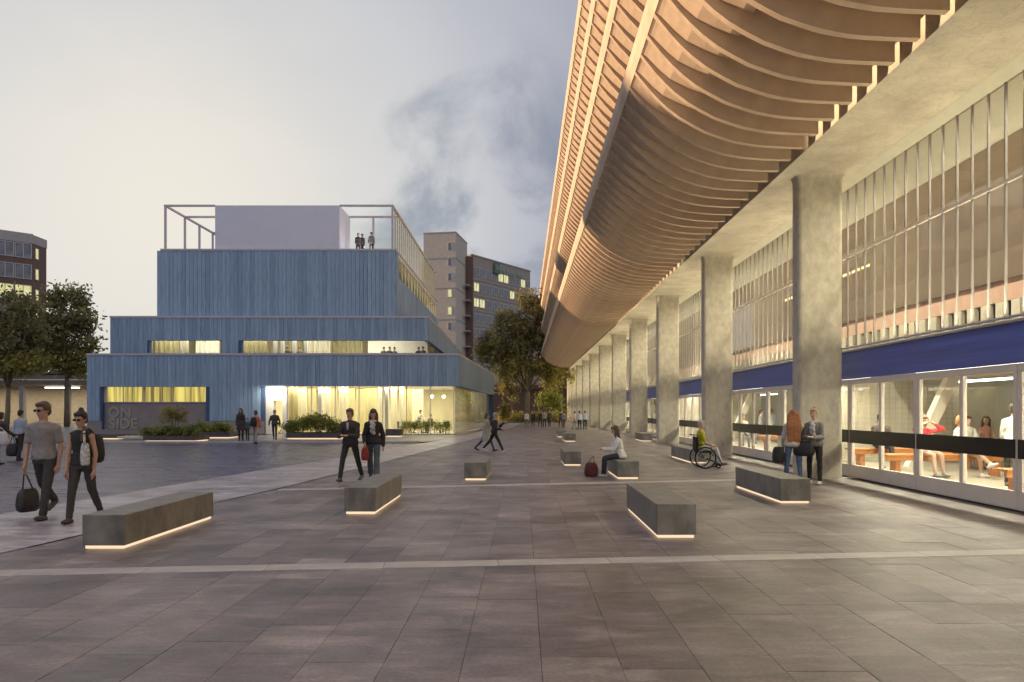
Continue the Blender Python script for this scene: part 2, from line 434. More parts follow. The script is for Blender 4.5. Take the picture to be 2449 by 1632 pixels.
def leaf_mat(name, c1, c2, scale):
    m = bpy.data.materials.new(name); m.use_nodes = True
    t = m.node_tree; N = t.nodes; b = N['Principled BSDF']; b.inputs['Roughness'].default_value = .6
    tc = N.new('ShaderNodeTexCoord'); n = N.new('ShaderNodeTexNoise'); n.inputs['Scale'].default_value = scale; n.inputs['Detail'].default_value = 4
    t.links.new(tc.outputs['Object'], n.inputs['Vector'])
    r = N.new('ShaderNodeValToRGB'); r.color_ramp.elements[0].position = .38; r.color_ramp.elements[1].position = .66
    r.color_ramp.elements[0].color = (*c1,1); r.color_ramp.elements[1].color = (*c2,1)
    t.links.new(n.outputs['Fac'], r.inputs[0]); t.links.new(r.outputs[0], b.inputs['Base Color'])
    tl = N.new('ShaderNodeBsdfTranslucent'); t.links.new(r.outputs[0], tl.inputs[0])
    mx = N.new('ShaderNodeMixShader'); mx.inputs[0].default_value = .42
    t.links.new(b.outputs[0], mx.inputs[1]); t.links.new(tl.outputs[0], mx.inputs[2])
    t.links.new(mx.outputs[0], N['Material Output'].inputs[0]); return m
M['leaf']  = leaf_mat('dark_olive_leaf', (.165,.158,.078), (.40,.35,.15), .6)
M['leafy'] = leaf_mat('yellow_green_leaf', (.24,.215,.060), (.50,.43,.12), .8)
M['leafg'] = leaf_mat('fresh_green_leaf', (.12,.16,.035), (.46,.46,.11), 2.0)
# ================================================================== GROUND
g = MB(); g.add([(-1500,-300,-.09),(1500,-300,-.09),(1500,3000,-.09),(-1500,3000,-.09)], [(0,1,2,3)])
struct('ground', g, M['ground'])
# path: a pale stone strip from the left foreground towards the trees
path_l = [(-10.4,-6),(-8.25,9.5),(-7.1,18.2),(-6.2,24),(-5.6,30),(-4.35,39),(-3.75,46),(-3.0,60),(-2.4,75),(-1.9,90)]
path_r = [(-7.9,-6),(-5.75,8.5),(-5.36,12.2),(-5.0,14.6),(-4.3,22),(-3.35,33),(-2.35,44),(-1.5,60),(-.7,75),(-.1,90)]
def strip(name, L, Rr, z, mat, th=.03):
    g = MB()
    n = len(L)
    vs = [(a,b,z) for a,b in L] + [(a,b,z) for a,b in Rr]
    g.add(vs, [(i, n+i, n+i+1, i+1) for i in range(n-1)])
    return struct(name, g, mat)
strip('path', path_l, path_r, .006, M['path'])
def path_x(pl, y):
    for (x0,y0),(x1,y1) in zip(pl, pl[1:]):
        if y0 <= y <= y1: return x0 + (x1-x0)*(y-y0)/(y1-y0)
    return pl[-1][0]
# road left of the path, in dark stone
g = MB(); RL = [(-160,-6),(-160,34.4)]
ys = [-6,9.5,18.2,24,30,34.4]
vs = [(-160,y,-.002) for y in ys] + [(path_x(path_l,y)+.02,y,-.002) for y in ys]
g.add(vs, [(i, 6+i, 6+i+1, i+1) for i in range(5)]); road = struct('road', g, M['road'])
# painted lines on the road
g = MB()
for (x0,y0,x1,y1,w) in ((-26,19.4,-7.05,19.9,.09), (-16,13.2,-7.8,13.65,.10), (-30,27.0,-6.0,27.4,.08)):
    g.add([(x0,y0-w/2,.004),(x1,y1-w/2,.004),(x1,y1+w/2,.004),(x0,y0+w/2,.004)], [(0,1,2,3)])
struct('road_marking', g, M['band'])
# forecourt of the blue building with a kerb
g = MB(); ys = [34.55,39,46,60,75,84]
vs = [(-70,y,.05) for y in ys] + [(path_x(path_l,y)+.02,y,.05 if y < 38 else .004) for y in ys]
g.add(vs, [(i, 6+i, 6+i+1, i+1) for i in range(5)]); struct('forecourt_pavement', g, M['fore'])
g = MB(); g.bbox(-70, -5.15, 34.35, 34.55, -.03, .10, .015); struct('kerb', g, M['band'])
# plaza: base under the slabs
g = MB(); ys = [-6,1,9.5,18.2,24,30,39,46,60,75,90,108]
vs = [(min(path_x(path_r,y)-.02, 8) if y <= 90 else -.2, y, -.028) for y in ys] + [(8.2,y,-.028) for y in ys]
g.add(vs, [(i, len(ys)+i, len(ys)+i+1, i+1) for i in range(len(ys)-1)])
plaza = struct('plaza', g, M['joint'])
def slab_mb(w, l, z=0.0):
    g = MB(); b = .002; h = .03
    x, y = w/2, l/2
    o = [(-x,-y),(x,-y),(x,y),(-x,y)]; i_ = [(-x+b,-y+b),(x-b,-y+b),(x-b,y-b),(-x+b,y-b)]
    vs = [(a,c,-h) for a,c in o] + [(a,c,-b) for a,c in o] + [(a,c,0) for a,c in i_]
    g.add(vs, [(8,9,10,11)] + [(j,(j+1)%4,(j+1)%4+4,j+4) for j in range(4)] + [(j+4,(j+1)%4+4,(j+1)%4+8,j+8) for j in range(4)])
    return g
LENS = (.6, .9, 1.2)
SW, GAP = .5, .0025
slab_list = []
x = .116
strips_x = [.116 + SW*i for i in range(-22, 16)]
for sx in strips_x:
    y = 1.9 + rng.random()*1.2
    while y < 62:
        l = rng.choice(LENS)
        if min(path_x(path_r, y), path_x(path_r, y+l)) + .02 < sx and sx + SW < 8.0:
            slab_list.append((sx + SW/2, y + l/2, l))
        y += l
slab_meshes = {}
for l in LENS:
    for k in range(5):
        me = slab_mb(SW-GAP, l-GAP).mesh('paving_slab'); me.materials.append(M['slabs'][k]); slab_meshes[l,k] = me
def in_view(X, Y): return Y > 3.7 and -.80*Y < X < .77*Y
def pick(): return rng.choices(range(5), (5,2.2,2.2,5,3))[0]
vis = sorted([s for s in slab_list if in_view(s[0], s[1])], key=lambda s: s[1])
near = set(vis[:300])
rest = MB()
for s in slab_list:
    k = pick(); dz = rng.uniform(-.0016, .0016)
    if s in near:
        link('paving_slab', slab_meshes[s[2],k], None, plaza, (s[0], s[1], dz))
    else:
        gm = slab_mb(SW-GAP, s[2]-GAP)
        rest.add([(a+s[0], b+s[1], c+dz) for a,b,c in gm.v], gm.f, k)
ro = part('paving_slabs', rest, M['slabs'], plaza); ro['kind'] = 'stuff'
# plaza beyond the slabs
g = MB(); ys = [62,75,90,108]
vs = [(path_x(path_r,y)-.02 if y <= 90 else 0, y, .0) for y in ys] + [(8.2,y,.0) for y in ys]
g.add(vs, [(i, len(ys)+i, len(ys)+i+1, i+1) for i in range(3)]); part('far_paving', g, M['slabs'][0], plaza)
# triangular gaps along the path edge are filled with cut stones
g = MB()
for yy in np.arange(2, 62, .6):
    x0 = path_x(path_r, yy); xs = [s for s in strips_x if s > max(path_x(path_r, yy-.3), path_x(path_r, yy+.9)) + .02]
    if xs: g.add([(x0+.0, yy, -.006),(xs[0]+.3, yy, -.006),(xs[0]+.3, yy+.59, -.006),(path_x(path_r, yy+.6), yy+.59, -.006)], [(0,1,2,3)], pick())
eo = part('edge_stones', g, M['slabs'], plaza); eo['kind'] = 'stuff'
# pale granite bands laid across the plaza
def band(name, p0, p1, w, parent=None):
    d = Vector((p1[0]-p0[0], p1[1]-p0[1])); L = d.length; d.normalize(); n = Vector((-d.y, d.x))
    nseg = int(L/1.1); objs = []
    me = None
    for i in range(nseg):
        a, b = i*L/nseg + .003, (i+1)*L/nseg - .003
        if me is None:
            gm = MB(); hx = (b-a)/2
            gm.add([(-hx,-w/2,-.01),(hx,-w/2,-.01),(hx,w/2,-.01),(-hx,w/2,-.01),(-hx,-w/2,.003),(hx,-w/2,.003),(hx,w/2,.003),(-hx,w/2,.003),
                    (-hx+.003,-w/2+.003,.005),(hx-.003,-w/2+.003,.005),(hx-.003,w/2-.003,.005),(-hx+.003,w/2-.003,.005)],
                   [(8,9,10,11)] + [(j,(j+1)%4,(j+1)%4+4,j+4) for j in range(4)] + [(j+4,(j+1)%4+4,(j+1)%4+8,j+8) for j in range(4)])
            me = gm.mesh('band_stone'); me.materials.append(M['band'])
        c = Vector(p0) + d*(a+b)/2
        link('band_stone', me, None, parent, (c.x, c.y, rng.uniform(0,.001)), (0,0,math.atan2(d.y, d.x)))
band('band', (-6.15, 6.76), (7.98, 8.10), .27, plaza)
band('band', (-4.95, 14.08), (7.98, 16.72), .30, plaza)

# ================================================================== BUS STATION
BAY, Y0, YEND = 8.64, 16.5, 104.0
YBACK = Y0 - 3*BAY - 1                       # goes on a little behind the camera
XG = 8.0
bs = thing('bus_station', 'long concrete bus station with stacked curved ribbed decks over a row of columns', 'bus station', (9.0, 50, 0))
OFF = -Vector(bs.location)
def rel(p): return Vector(p) + OFF
# columns with softly rounded corners and a flared head
def col_mb():
    hw, hd, r = .53, .225, .10
    def ring(z, e):
        pts = []
        for cx, cy, a0 in ((hw-r, hd-r, 0), (-hw+r, hd-r, 90), (-hw+r, -hd+r, 180), (hw-r, -hd+r, 270)):
            for k in range(5):
                a = R(a0 + 22.5*k)
                pts.append((cx + (r+e)*math.cos(a), cy + (r+e)*math.sin(a), z))
        return pts
    rings = [ring(0,0), ring(.04,0), ring(7.04,0), ring(7.13,.008), ring(7.18,.03), ring(7.20,.06)]
    n = 20; m = MB(); vs = sum(rings, []); fs = []
    for i in range(len(rings)-1):
        for k in range(n): fs.append((i*n+k, i*n+(k+1)%n, (i+1)*n+(k+1)%n, (i+1)*n+k))
    fs.append(tuple(range(n-1,-1,-1)))
    return m.add(vs, fs)
cme = col_mb().mesh('column'); cme.materials.append(M['column'])
for k in range(-3, 11):
    link('column', cme, None, bs, rel((7.06, Y0 + .225 + k*BAY, 0)))
# soffit slab and edge beam
g = MB(); g.box(6.08, 8.25, YBACK, YEND, 7.2, 8.55); part('soffit', g, M['soffit'], bs)
g = MB(); g.prism_y([(7.80,7.197),(7.99,7.045),(7.995,7.045),(7.995,7.197)], YBACK, YEND); part('head_trim', g, M['trim'], bs)
# ---- curved decks: section of a rib edge (E) and of the recessed infill (P), above eye level
E = [(2.375,7.179),(2.50,7.015),(2.636,6.847),(2.83,6.63),(3.05,6.422),(3.30,6.23),(3.58,6.065),(3.878,5.911),(4.206,5.795),(4.449,5.718),(4.72,5.665),(4.974,5.627),(5.45,5.595),(5.948,5.581)]
P = [(2.378,7.187),(2.435,7.168),(2.50,7.115),(2.57,7.04),(2.74,6.86),(2.953,6.673),(3.243,6.519),(3.512,6.403),(3.69,6.37)]
zE = lambda q: [(a, b+EYE) for a, b in q]
PITCH = .72; RT = .12; TIER = 3.13
rib_poly = zE(E + [(5.948,6.92),(3.95,6.92),(3.74,6.46),(3.55,6.47),(3.27,6.60),(2.99,6.75),(2.78,6.93),(2.60,7.10),(2.46,7.27),(2.40,7.235)])
g = MB(); g.prism_y(rib_poly, 0, RT); rib_me = g.mesh('rib'); rib_me.materials.append(M['shell'])
inf_poly = zE(P + [(3.74,6.46),(3.55,6.49),(3.30,6.61),(3.02,6.76),(2.82,6.94),(2.62,7.14),(2.50,7.27)])
g = MB(); g.prism_y(inf_poly, 0, PITCH-RT); inf_me = g.mesh('infill_panel'); inf_me.materials.append(M['shell'])
ups_poly = zE([(2.30,7.62),(2.31,7.40),(2.375,7.185),(2.50,7.275),(2.52,7.62)])
RIB0 = 9.697
n0 = int((YBACK - RIB0)/PITCH) + 1; n1 = int((YEND - RIB0 - RT)/PITCH)
rib_budget = {0: (-6, n1), 1: (2, 100), 2: (4, 60), 3: (6, 40)}
rib_budget[0] = (-7, n1)
tot = 0
for t in range(4):
    ck = thing('deck_parapet', None, None, tuple(rel((2.4, 50, 7.6 + EYE - 8.5 + t*TIER)))) if False else bpy.data.objects.new('deck_parapet', None)
    if ck.name not in COL.objects: COL.objects.link(ck)
    ck.parent = bs; ck.location = rel((2.4, 50, 0)) + Vector((0,0,t*TIER))
    coff = -Vector((2.4, 50, 0))
    g = MB(); g.prism_y([(a, b) for a, b in ups_poly], YBACK, YEND); o = part('upstand', g, M['shell'], ck); o.location = coff
    lo, hi = rib_budget[t]
    rs = MB(); ps = MB()
    for i in range(n0, n1+1):
        y = RIB0 + PITCH*i
        if lo <= i <= hi:
            link('rib', rib_me, None, ck, coff + Vector((0,y,0))); tot += 1
        else: rs.prism_y(rib_poly, y, y+RT)
        if i < n1:
            if t == 0 and i >= -7: link('infill_panel', inf_me, None, ck, coff + Vector((0,y+RT,0)))
            elif t == 1 and 2 <= i <= 100: link('infill_panel', inf_me, None, ck, coff + Vector((0,y+RT,0)))
            else: ps.prism_y(inf_poly, y+RT, y+PITCH)
    if rs.v: o = part('ribs', rs, M['shell'], ck); o.location = coff; o['kind'] = 'stuff'
    if ps.v: o = part('infill_panels', ps, M['shell'], ck); o.location = coff; o['kind'] = 'stuff'
    g = MB(); g.box(3.70, 22, YBACK, YEND, 8.525 + t*TIER, 8.9 + t*TIER) if t else g.box(3.70, 6.06, YBACK, YEND, 8.525, 8.9)
    part('deck_slab', g, M['dark_conc'], bs)
g = MB(); g.box(6.1, 22, YBACK, YEND, 8.56, 8.9); part('deck_slab', g, M['dark_conc'], bs)
g = MB(); g.box(4.0, 22, YBACK, YEND, 8.9+3*TIER+1.2, 8.9+3*TIER+1.5); part('roof_slab', g, M['dark_conc'], bs)
g = MB()
for k in range(-3, 11):
    for t in range(4): g.box(7.2, 7.8, Y0+k*BAY, Y0+k*BAY+.45, 8.9+t*TIER, 8.525+(t+1)*TIER if t < 3 else 8.9+3*TIER+1.2)
o = part('deck_columns', g, M['dark_conc'], bs); o['kind'] = 'stuff'
g = MB(); g.box(14, 14.3, YBACK, YEND, 8.9, 19.5); part('deck_core_wall', g, M['dark_conc'], bs)
# ---- glazed front
g = MB(); g.box(7.93, 7.995, YBACK, YEND, 2.37, 3.03)
part('blue_fascia', g, M['royal'], bs)
g = MB(); g.bbox(7.89, 8.06, YBACK, YEND, 3.034, 3.085, .008); part('white_sill', g, M['white'], bs)
g = MB(); g.box(-.02, .02, -.013, .013, 0, 3.955); mme = g.mesh('mullion'); mme.materials.append(M['mullion'])
y = 6.35; cnt = 0
while y < YEND - .3:
    link('mullion', mme, None, bs, rel((8.0, y, 3.087))); y += .432; cnt += 1
g = MB(); g.box(7.97, 8.03, YBACK, YEND, 5.365, 5.425); part('transom', g, M['cream'], bs)
g = MB(); g.box(8.0, 8.006, 0, BAY-.02, 3.09, 7.04); pme = g.mesh('upper_glass'); pme.materials.append(M['glass'])
for k in range(-3, 10): link('upper_glass', pme, None, bs, rel((0, Y0+.225+k*BAY+.01, 0)))
# door modules
MOD = BAY/3
def door_mb():
    g = MB(); L = MOD-.012; x0, x1 = 7.955, 8.035
    g.bbox(x0, x1, 0, L, 2.235, 2.365, .006)
    g.bbox(x0, x1, 0, L, .0, .30, .006)
    g.bbox(x0, x1, 0, .10, .303, 2.232, .006); g.bbox(x0, x1, L-.10, L, .303, 2.232, .006)
    g.bbox(x0, x1, L/2-.05, L/2+.05, .303, 2.232, .006)
    return g
dme = door_mb().mesh('door_frame'); dme.materials.append(M['cream'])
g = MB(); g.box(7.99, 8.0, .105, MOD/2-.062, .306, 2.23); g.box(7.99, 8.0, MOD/2+.05, MOD-.118, .306, 2.23); gme = g.mesh('door_glass'); gme.materials.append(M['glass'])
g = MB(); g.box(7.935, 7.951, .03, MOD-.045, .83, 1.14); bme = g.mesh('black_band'); bme.materials.append(M['black'])
for j in range(-8, 31):
    y = Y0 + .225 + .25 + (j)*MOD
    if y + MOD > YEND: break
    f = link('door_frame', dme, None, bs, rel((0, y, 0)))
    link('door_glass', gme, None, f); link('black_band', bme, None, f)
# ---- concourse behind the glass
g = MB(); g.box(8.02, 20, YBACK, YEND, -.02, .012); part('concourse_floor', g, M['infloor'], bs)
g = MB(); g.box(8.3, 20, YBACK, YEND, 7.22, 7.4); part('concourse_ceiling', g, M['inwhite'], bs)
g = MB(); g.box(19.7, 20, YBACK, YEND, .02, 7.2); part('concourse_wall', g, M['inwhite'], bs)
g = MB(); g.box(8.3, 19.7, YEND-.3, YEND, .02, 7.2); g.box(8.3, 19.7, YBACK, YBACK+.3, .02, 7.2); part('end_wall', g, M['inwhite'], bs)
# inner gallery: bulkhead, orange panel, cream fins
g = MB(); g.prism_y([(11.5,4.75),(13.5,4.75),(13.5,7.21),(9.9,7.21),(10.5,6.75),(11.0,6.1),(11.35,5.4)], YBACK+1, YEND-1); part('bulkhead', g, M['brown'], bs)
g = MB(); g.box(11.62, 11.72, YBACK+1, YEND-1, 4.25, 4.748); part('orange_panel', g, M['orange'], bs)
g = MB(); g.box(-.05,.07, 0, .30, 2.72, 4.24); fme = g.mesh('gallery_fin'); fme.materials.append(M['fin'])
y = 8.0
while y < 70: link('gallery_fin', fme, None, bs, rel((11.65, y, 0))); y += .55
g = MB(); g.box(12.3, 12.4, YBACK+1, YEND-1, 2.72, 4.75); part('gallery_wall', g, M['brown'], bs)
g = MB(); g.box(11.5, 13.5, YBACK+1, YEND-1, 2.58, 2.715); part('gallery_floor', g, M['inwhite'], bs)
# tiled kiosk wall and columns inside
g = MB()
for yk in (21.8, 40, 62):
    n = 0
    xx = 8.9
    while xx < 13.6:
        zz = .02
        while zz < 2.55:
            g.box(xx, xx+.19, yk, yk+.05, zz, zz+.15); zz += .158
        xx += .198
to = part('wall_tiles', g, M['tile'], bs); to['kind'] = 'stuff'
g = MB()
for yk in (21.86, 40.06, 62.06): g.box(8.9, 13.6, yk, yk+2.5, .02, 2.57)
part('kiosk', g, M['inwhite'], bs)
g = MB()
for k in range(-2, 11):
    yy = Y0 + k*BAY + 3.2
    g.prism_y([(10.9,.02),(11.15,.02),(12.4,2.57),(12.05,2.57)], yy, yy+.25)
o = part('raking_strut', g, M['inwhite'], bs)
# ---- concourse lamps, and uplights added to brighten the soffit
for i, (ya, yb) in enumerate(((YBACK+1, 20), (20, 48), (48, 76), (76, YEND-1))):
    L = yb-ya; c = (ya+yb)/2
    area('concourse_lamp', (9.7, c, 2.53), (-.30,0,-1), .25, L, 36*L, (1.0,.88,.66), bs)
    area('concourse_lamp_upper', (8.9, c, 7.1), (.25,0,-1), .3, L, 42*L, (1.0,.88,.64), bs)
for k in range(-3, 10):
    area('cove_light', (7.80, Y0+.225+(k+.5)*BAY, 3.14), (-.20,0,1), .06, BAY-2.6, 11*BAY, (1.0,.86,.56), bs)  # no known fitting here; added to light soffit and columns
g = MB()
for k in range(-3, 12):
    for xx in (9.5, 13.9): g.box(xx, xx+.12, 2+k*BAY, 2+k*BAY+6.2, 2.50, 2.56)
o = part('ceiling_lamp', g, M['tube'], bs)
g = MB(); g.box(7.72, 7.84, YBACK, YEND, 3.09, 3.115); part('cove_lamp', g, M['white'], bs)  # strip body for the added uplights

# ================================================================== BLUE BUILDING
bb = thing('blue_building', 'stepped blue timber clad building with lit windows and open roof frame', 'building', (-16, 50, 0))
def tier_group():
    o = bpy.data.objects.new('storey', None); COL.objects.link(o); o.parent = bb; return o
FZ = .05
def boards(parent, x0, x1, yf, zb, zt, holes, pitch=.28):
    """vertical timber boards, cut round openings (x0,x1,z0,z1); each board piece stands a little proud or back"""
    n = max(1, round((x1-x0)/pitch)); w = (x1-x0)/n
    for i in range(n):
        a, b = x0 + i*w + .006, x0 + (i+1)*w - .006
        segs = [(zb, zt)]
        for (h0,h1,k0,k1) in holes:
            if b > h0 and a < h1:
                new = []
                for s in segs:
                    if k1 <= s[0] or k0 >= s[1]: new.append(s); continue
                    if k0 - s[0] > .05: new.append((s[0], k0))
                    if s[1] - k1 > .05: new.append((k1, s[1]))
                segs = new
        p = rng.uniform(0, .02)
        for s in segs:
            g = MB(); g.box(a, b, yf - .03 - p, yf, s[0], s[1])
            part('cladding_board', g, rng.choice(M['blues']), parent)
def side_boards(parent, p0, p1, zb, zt, pitch=.28, name='side_boards'):
    d = Vector((p1[0]-p0[0], p1[1]-p0[1])); L = d.length; d.normalize(); nrm = Vector((d.y, -d.x))
    n = round(L/pitch); g = MB()
    for i in range(n):
        c = Vector(p0) + d*((i+.5)*L/n) + nrm*(.015 + rng.uniform(0,.008))
        g.obox((c.x, c.y), d, nrm, L/n/2-.006, .015, zb, zt, rng.randrange(3))
    o = part(name, g, M['blues'], parent); o['kind'] = 'stuff'
# ---- ground storey
t1 = tier_group()
X0, X1, YF = -28.8, -4.2, 46.0
T1T, T1B = 5.26, 3.23
xp = px(633, YF)                                           # left edge of the glazed front
wl0, wl1, wz0, wz1 = px(243.5,YF), px(492,YF), pz(1026,YF), pz(925.5,YF)
wzm = pz(963,YF)
far_c = [(-3.02,71.2),(-3.05,72.6),(-3.5,74.2),(-4.4,75.3),(-5.8,75.9)]
g = MB()
g.prism_z([(X0,YF+.4),(wl0,YF+.4),(wl0,YF),(X0,YF)][::-1] if False else [(X0,YF),(wl0,YF),(wl0,YF+.4),(X0,YF+.4)], FZ, T1T)
g.box(wl0, wl1, YF, YF+.4, wz1, T1T); g.box(wl1, xp, YF, YF+.4, FZ, T1T)
g.box(X0, X0+.4, YF+.4, 75.5, FZ, T1T)
g.box(xp-.4, xp, YF+.4, 54, FZ, 3.2)
part('wall', g, M['bluecore'], t1)
g = MB(); g.box(xp, X1, YF, YF+.4, T1B, T1T)
g.prism_z([(X1-.4,YF+.4),(X1,YF+.4)] + far_c + [(-5.8,75.5),(-4.6,75.0),(-3.8,74.0),(-3.42,72.4),(-3.42,71)], T1B, T1T)
g.box(X0+.4, -5.8, 75.5, 75.9, FZ, T1T)
part('parapet', g, M['bluecore'], t1)
g = MB(); g.prism_z([(X0+.4,YF+.4),(X1-.42,YF+.4),(-3.44,71),(-3.44,72.4),(-4.6,74.9),(-5.8,75.48),(X0+.4,75.48)], 3.25, 4.38); part('roof_slab', g, M['inwhite'], t1)
boards(t1, X0, X1, YF, pz(1007,YF), T1T, [(wl0-.02, wl1+.02, 0, wz1), (xp-.02, X1+1, 0, T1B)])
side_boards(t1, (X1,YF), far_c[0], T1B, T1T)
for a, b in zip(far_c, far_c[1:]): side_boards(t1, a, b, T1B, T1T)
g = MB(); g.box(X0-.03, X1+.03, YF-.09, YF+.42, T1T+.002, T1T+.13)
g.prism_z([(X1-.42,YF+.422),(X1+.05,YF+.422),(-2.97,71.2),(-3.0,72.6),(-3.45,74.25),(-4.4,75.4),(-4.6,75.0),(-3.8,74.0),(-3.42,72.4),(-3.44,71)], T1T+.002, T1T+.13)
part('coping', g, M['coping'], t1)
g = MB(); g.box(X0, wl0-.0, YF-.045, YF-.002, FZ, pz(1008,YF)); g.box(wl1, xp, YF-.045, YF-.002, FZ, pz(1008,YF)); g.box(wl0+.002, wl1-.002, YF-.045, YF-.002, FZ, pz(1027,YF)-.01)
part('plinth', g, M['plinth'], t1)
# recessed sign panel, lit window over it
g = MB(); g.box(wl0, wl1, YF+.30, YF+.399, FZ, wzm); part('sign_panel', g, M['plinth'], t1)
w = bpy.data.objects.new('window', None); COL.objects.link(w); w.parent = t1
xw0, xw1 = px(250,YF), wl1-.02
g = MB(); g.box(wl0, wl1, YF+.22, YF+.30, wzm+.001, wzm+.05); g.box(wl0, xw0-.002, YF+.22, YF+.38, wzm+.05, wz1); g.box(xw1+.002, wl1, YF+.22, YF+.38, wzm+.05, wz1)
for q in (.16,.355,.37,.55,.66): g.box(xw0+(xw1-xw0)*q, xw0+(xw1-xw0)*q+.04, YF+.24, YF+.3, wzm+.05, wz1)
part('window_frame', g, M['frame'], t1)
bpy.data.objects.remove(w)
g = MB(); nf = 120                                                  # pleated lit curtain
vs = []; 
for i in range(nf+1):
    xx = xw0 + (xw1-xw0)*i/nf; yy = YF+.36 + .018*math.sin(i*1.9) + .01*math.sin(i*.7)
    vs += [(xx,yy,wzm+.05),(xx,yy,wz1)]
g.add(vs, [(2*i,2*i+2,2*i+3,2*i+1) for i in range(nf)]); part('lit_curtain', g, M['litblind'], t1)
# letters
def letters(txt, x, z, h, y, parent, mat, wid=None, bold=.055, name='letter'):
    xx = x
    for ch in txt:
        cu = bpy.data.curves.new('letter', 'FONT'); cu.body = ch; cu.size = h/.70; cu.extrude = .03; cu.offset = bold*h
        ob = bpy.data.objects.new('tmp', cu); COL.objects.link(ob)
        bpy.context.view_layer.update()
        me = bpy.data.meshes.new_from_object(ob.evaluated_get(bpy.context.evaluated_depsgraph_get()))
        bpy.data.objects.remove(ob)
        xs = [v.co.x for v in me.vertices]; x_min, x_max = min(xs), max(xs)
        me.transform(Matrix.Translation((-x_min, 0, 0)))
        p = parent; off = Vector((0,0,0))
        while p is not None: off -= Vector(p.location); p = p.parent
        o = link(name, me, mat, parent, Vector((xx, y, z)) + off, (R(90),0,0))
        xx += (x_max - x_min) + h*.10
    return xx
lx = px(253,YF)
letters('ON', lx, pz(998,YF), .66, YF+.27, t1, M['letters'])
letters('SIDE', lx+.05, pz(1025,YF), .66, YF+.27, t1, M['letters'])
# ---- glazed ground floor: portal, glass, curtains, lamps
xpr = px(684, YF)
pt = bpy.data.objects.new('entrance_portal', None); COL.objects.link(pt); pt.parent = bb
dx0, dx1, dzt = px(653,YF), px(674,YF), pz(958,YF)
g = MB(); g.box(xp+.02, dx0, YF+.12, YF+.5, FZ, T1B-.01); g.box(dx1, xpr, YF+.12, YF+.5, FZ, T1B-.01); g.box(dx0, dx1, YF+.12, YF+.5, dzt, T1B-.01)
part('portal_frame', g, M['inwhite'], pt)
area('portal_lamp', ((xp+xpr)/2, YF-.5, T1B-.08), (0,.35,-1), 1.2, .3, 34, (1,.92,.72), bb)
g = MB(); g.box(dx0+.05, dx1-.05, YF+.3, YF+.33, FZ, dzt-.05); part('door', g, M['glass2'], pt)
g = MB(); g.box(dx0, dx0+.05, YF+.27, YF+.36, FZ, dzt); g.box(dx1-.05, dx1, YF+.27, YF+.36, FZ, dzt); g.box(dx0+.1, dx0+.13, YF+.2, YF+.26, .9, 1.3); part('door_frame', g, M['cream'], pt)
xg1 = -4.56
g = MB(); g.box(xpr+.02, xg1, YF+.25, YF+.262, FZ+.02, T1B-.02); part('front_glass', g, M['glass2'], bb)
g = MB()
for xx in np.linspace(xpr+.05, xg1-.03, 8): g.box(xx-.03, xx+.03, YF+.2, YF+.30, FZ, T1B-.005)
part('glazing_bar', g, M['cream'], bb)
g = MB(); g.box(xpr, xg1, YF+.3, 56, FZ-.02, FZ+.01); part('cafe_floor', g, M['infloor'], bb)
g = MB(); g.box(xp, -4.42, 55.6, 56, FZ, 3.24); g.box(xp+.02, xp+.12, YF+.5, 55.6, FZ, 3.24); part('cafe_back_wall', g, M['inwall'], bb)
def curtain(x0, x1, y, z0, z1, mat, name, amp=.08, wl_=.34, dirv=(1,0)):
    n = max(8, int(abs(x1-x0)/.035)); vs = []
    for i in range(n+1):
        s = x0 + (x1-x0)*i/n; o = amp*math.sin(s*2*math.pi/wl_) + amp*.5*math.sin(s*2.2)
        vs += [(s, y+o, z0), (s, y+o, z1)] if dirv == (1,0) else [(y[0]+o+(s-x0)/(x1-x0)*(y[1]-y[0]), s, z0), (y[0]+o+(s-x0)/(x1-x0)*(y[1]-y[0]), s, z1)]
    g = MB(); g.add(vs, [(2*i,2*i+2,2*i+3,2*i+1) for i in range(n)])
    return part(name, g, mat, bb, smooth=True)
cr2 = random.Random(3)
for (u0,u1,yo,mt) in ((686,712,1.0,'curtain2'),(708,735,1.6,'curtain'),(737,757,2.6,'curtain2'),(771,792,1.2,'curtain'),(792,806,2.2,'curtain2'),(810,832,1.0,'curtain'),(832,850,2.4,'curtain2'),
                     (852,872,3.2,'curtain2'),(873,902,2.0,'curtain2'),(904,914,.9,'curtain'),(935,950,1.2,'curtain'),(955,966,1.0,'curtain'),(968,985,2.6,'curtain2'),(985,1012,3.6,'curtain')):
    curtain(px(u0,YF+yo), px(u1,YF+yo), YF+yo, FZ+.03, T1B, M[mt], 'curtain')
g = MB()
for u in (921, 762): g.box(px(u,YF+1), px(u+8,YF+1), YF+.9, YF+1.1, FZ, T1B)
part('inner_column', g, M['inwhite'], bb)
# right-hand side: curtains behind side glass, pier at the far end
curtain(46.35, 72.4, (-4.62,-3.60), FZ+.02, T1B, M['curtain'], 'side_curtain', .06, .8, (0,1))
g = MB(); g.prism_z([(-4.52,46.3),(-4.51,46.3),(-3.49,72.4),(-3.5,72.4)], FZ, T1B); part('side_glass', g, M['glass2'], bb)
g = MB(); g.prism_z([(-4.4,72.5),(-3.05,72.5),(-3.5,74.2),(-4.4,75.3),(-5.8,75.9),(-5.8,75.4)], FZ, T1B-.003); part('end_pier', g, M['bluecore'], bb)
area('cafe_lamp', (-10.5, 50.3, 3.15), (0,0,-1), 11, 6.5, 560, (1,.92,.68), bb)
area('cafe_front_lamp', (-10.5, 46.9, 3.17), (0,.5,-1), 11, .5, 120, (1,.93,.74), bb)
area('side_lamp', (-5.5, 63.5, 3.15), (.5,0,-1), .8, 15, 420, (1,.90,.66), bb)
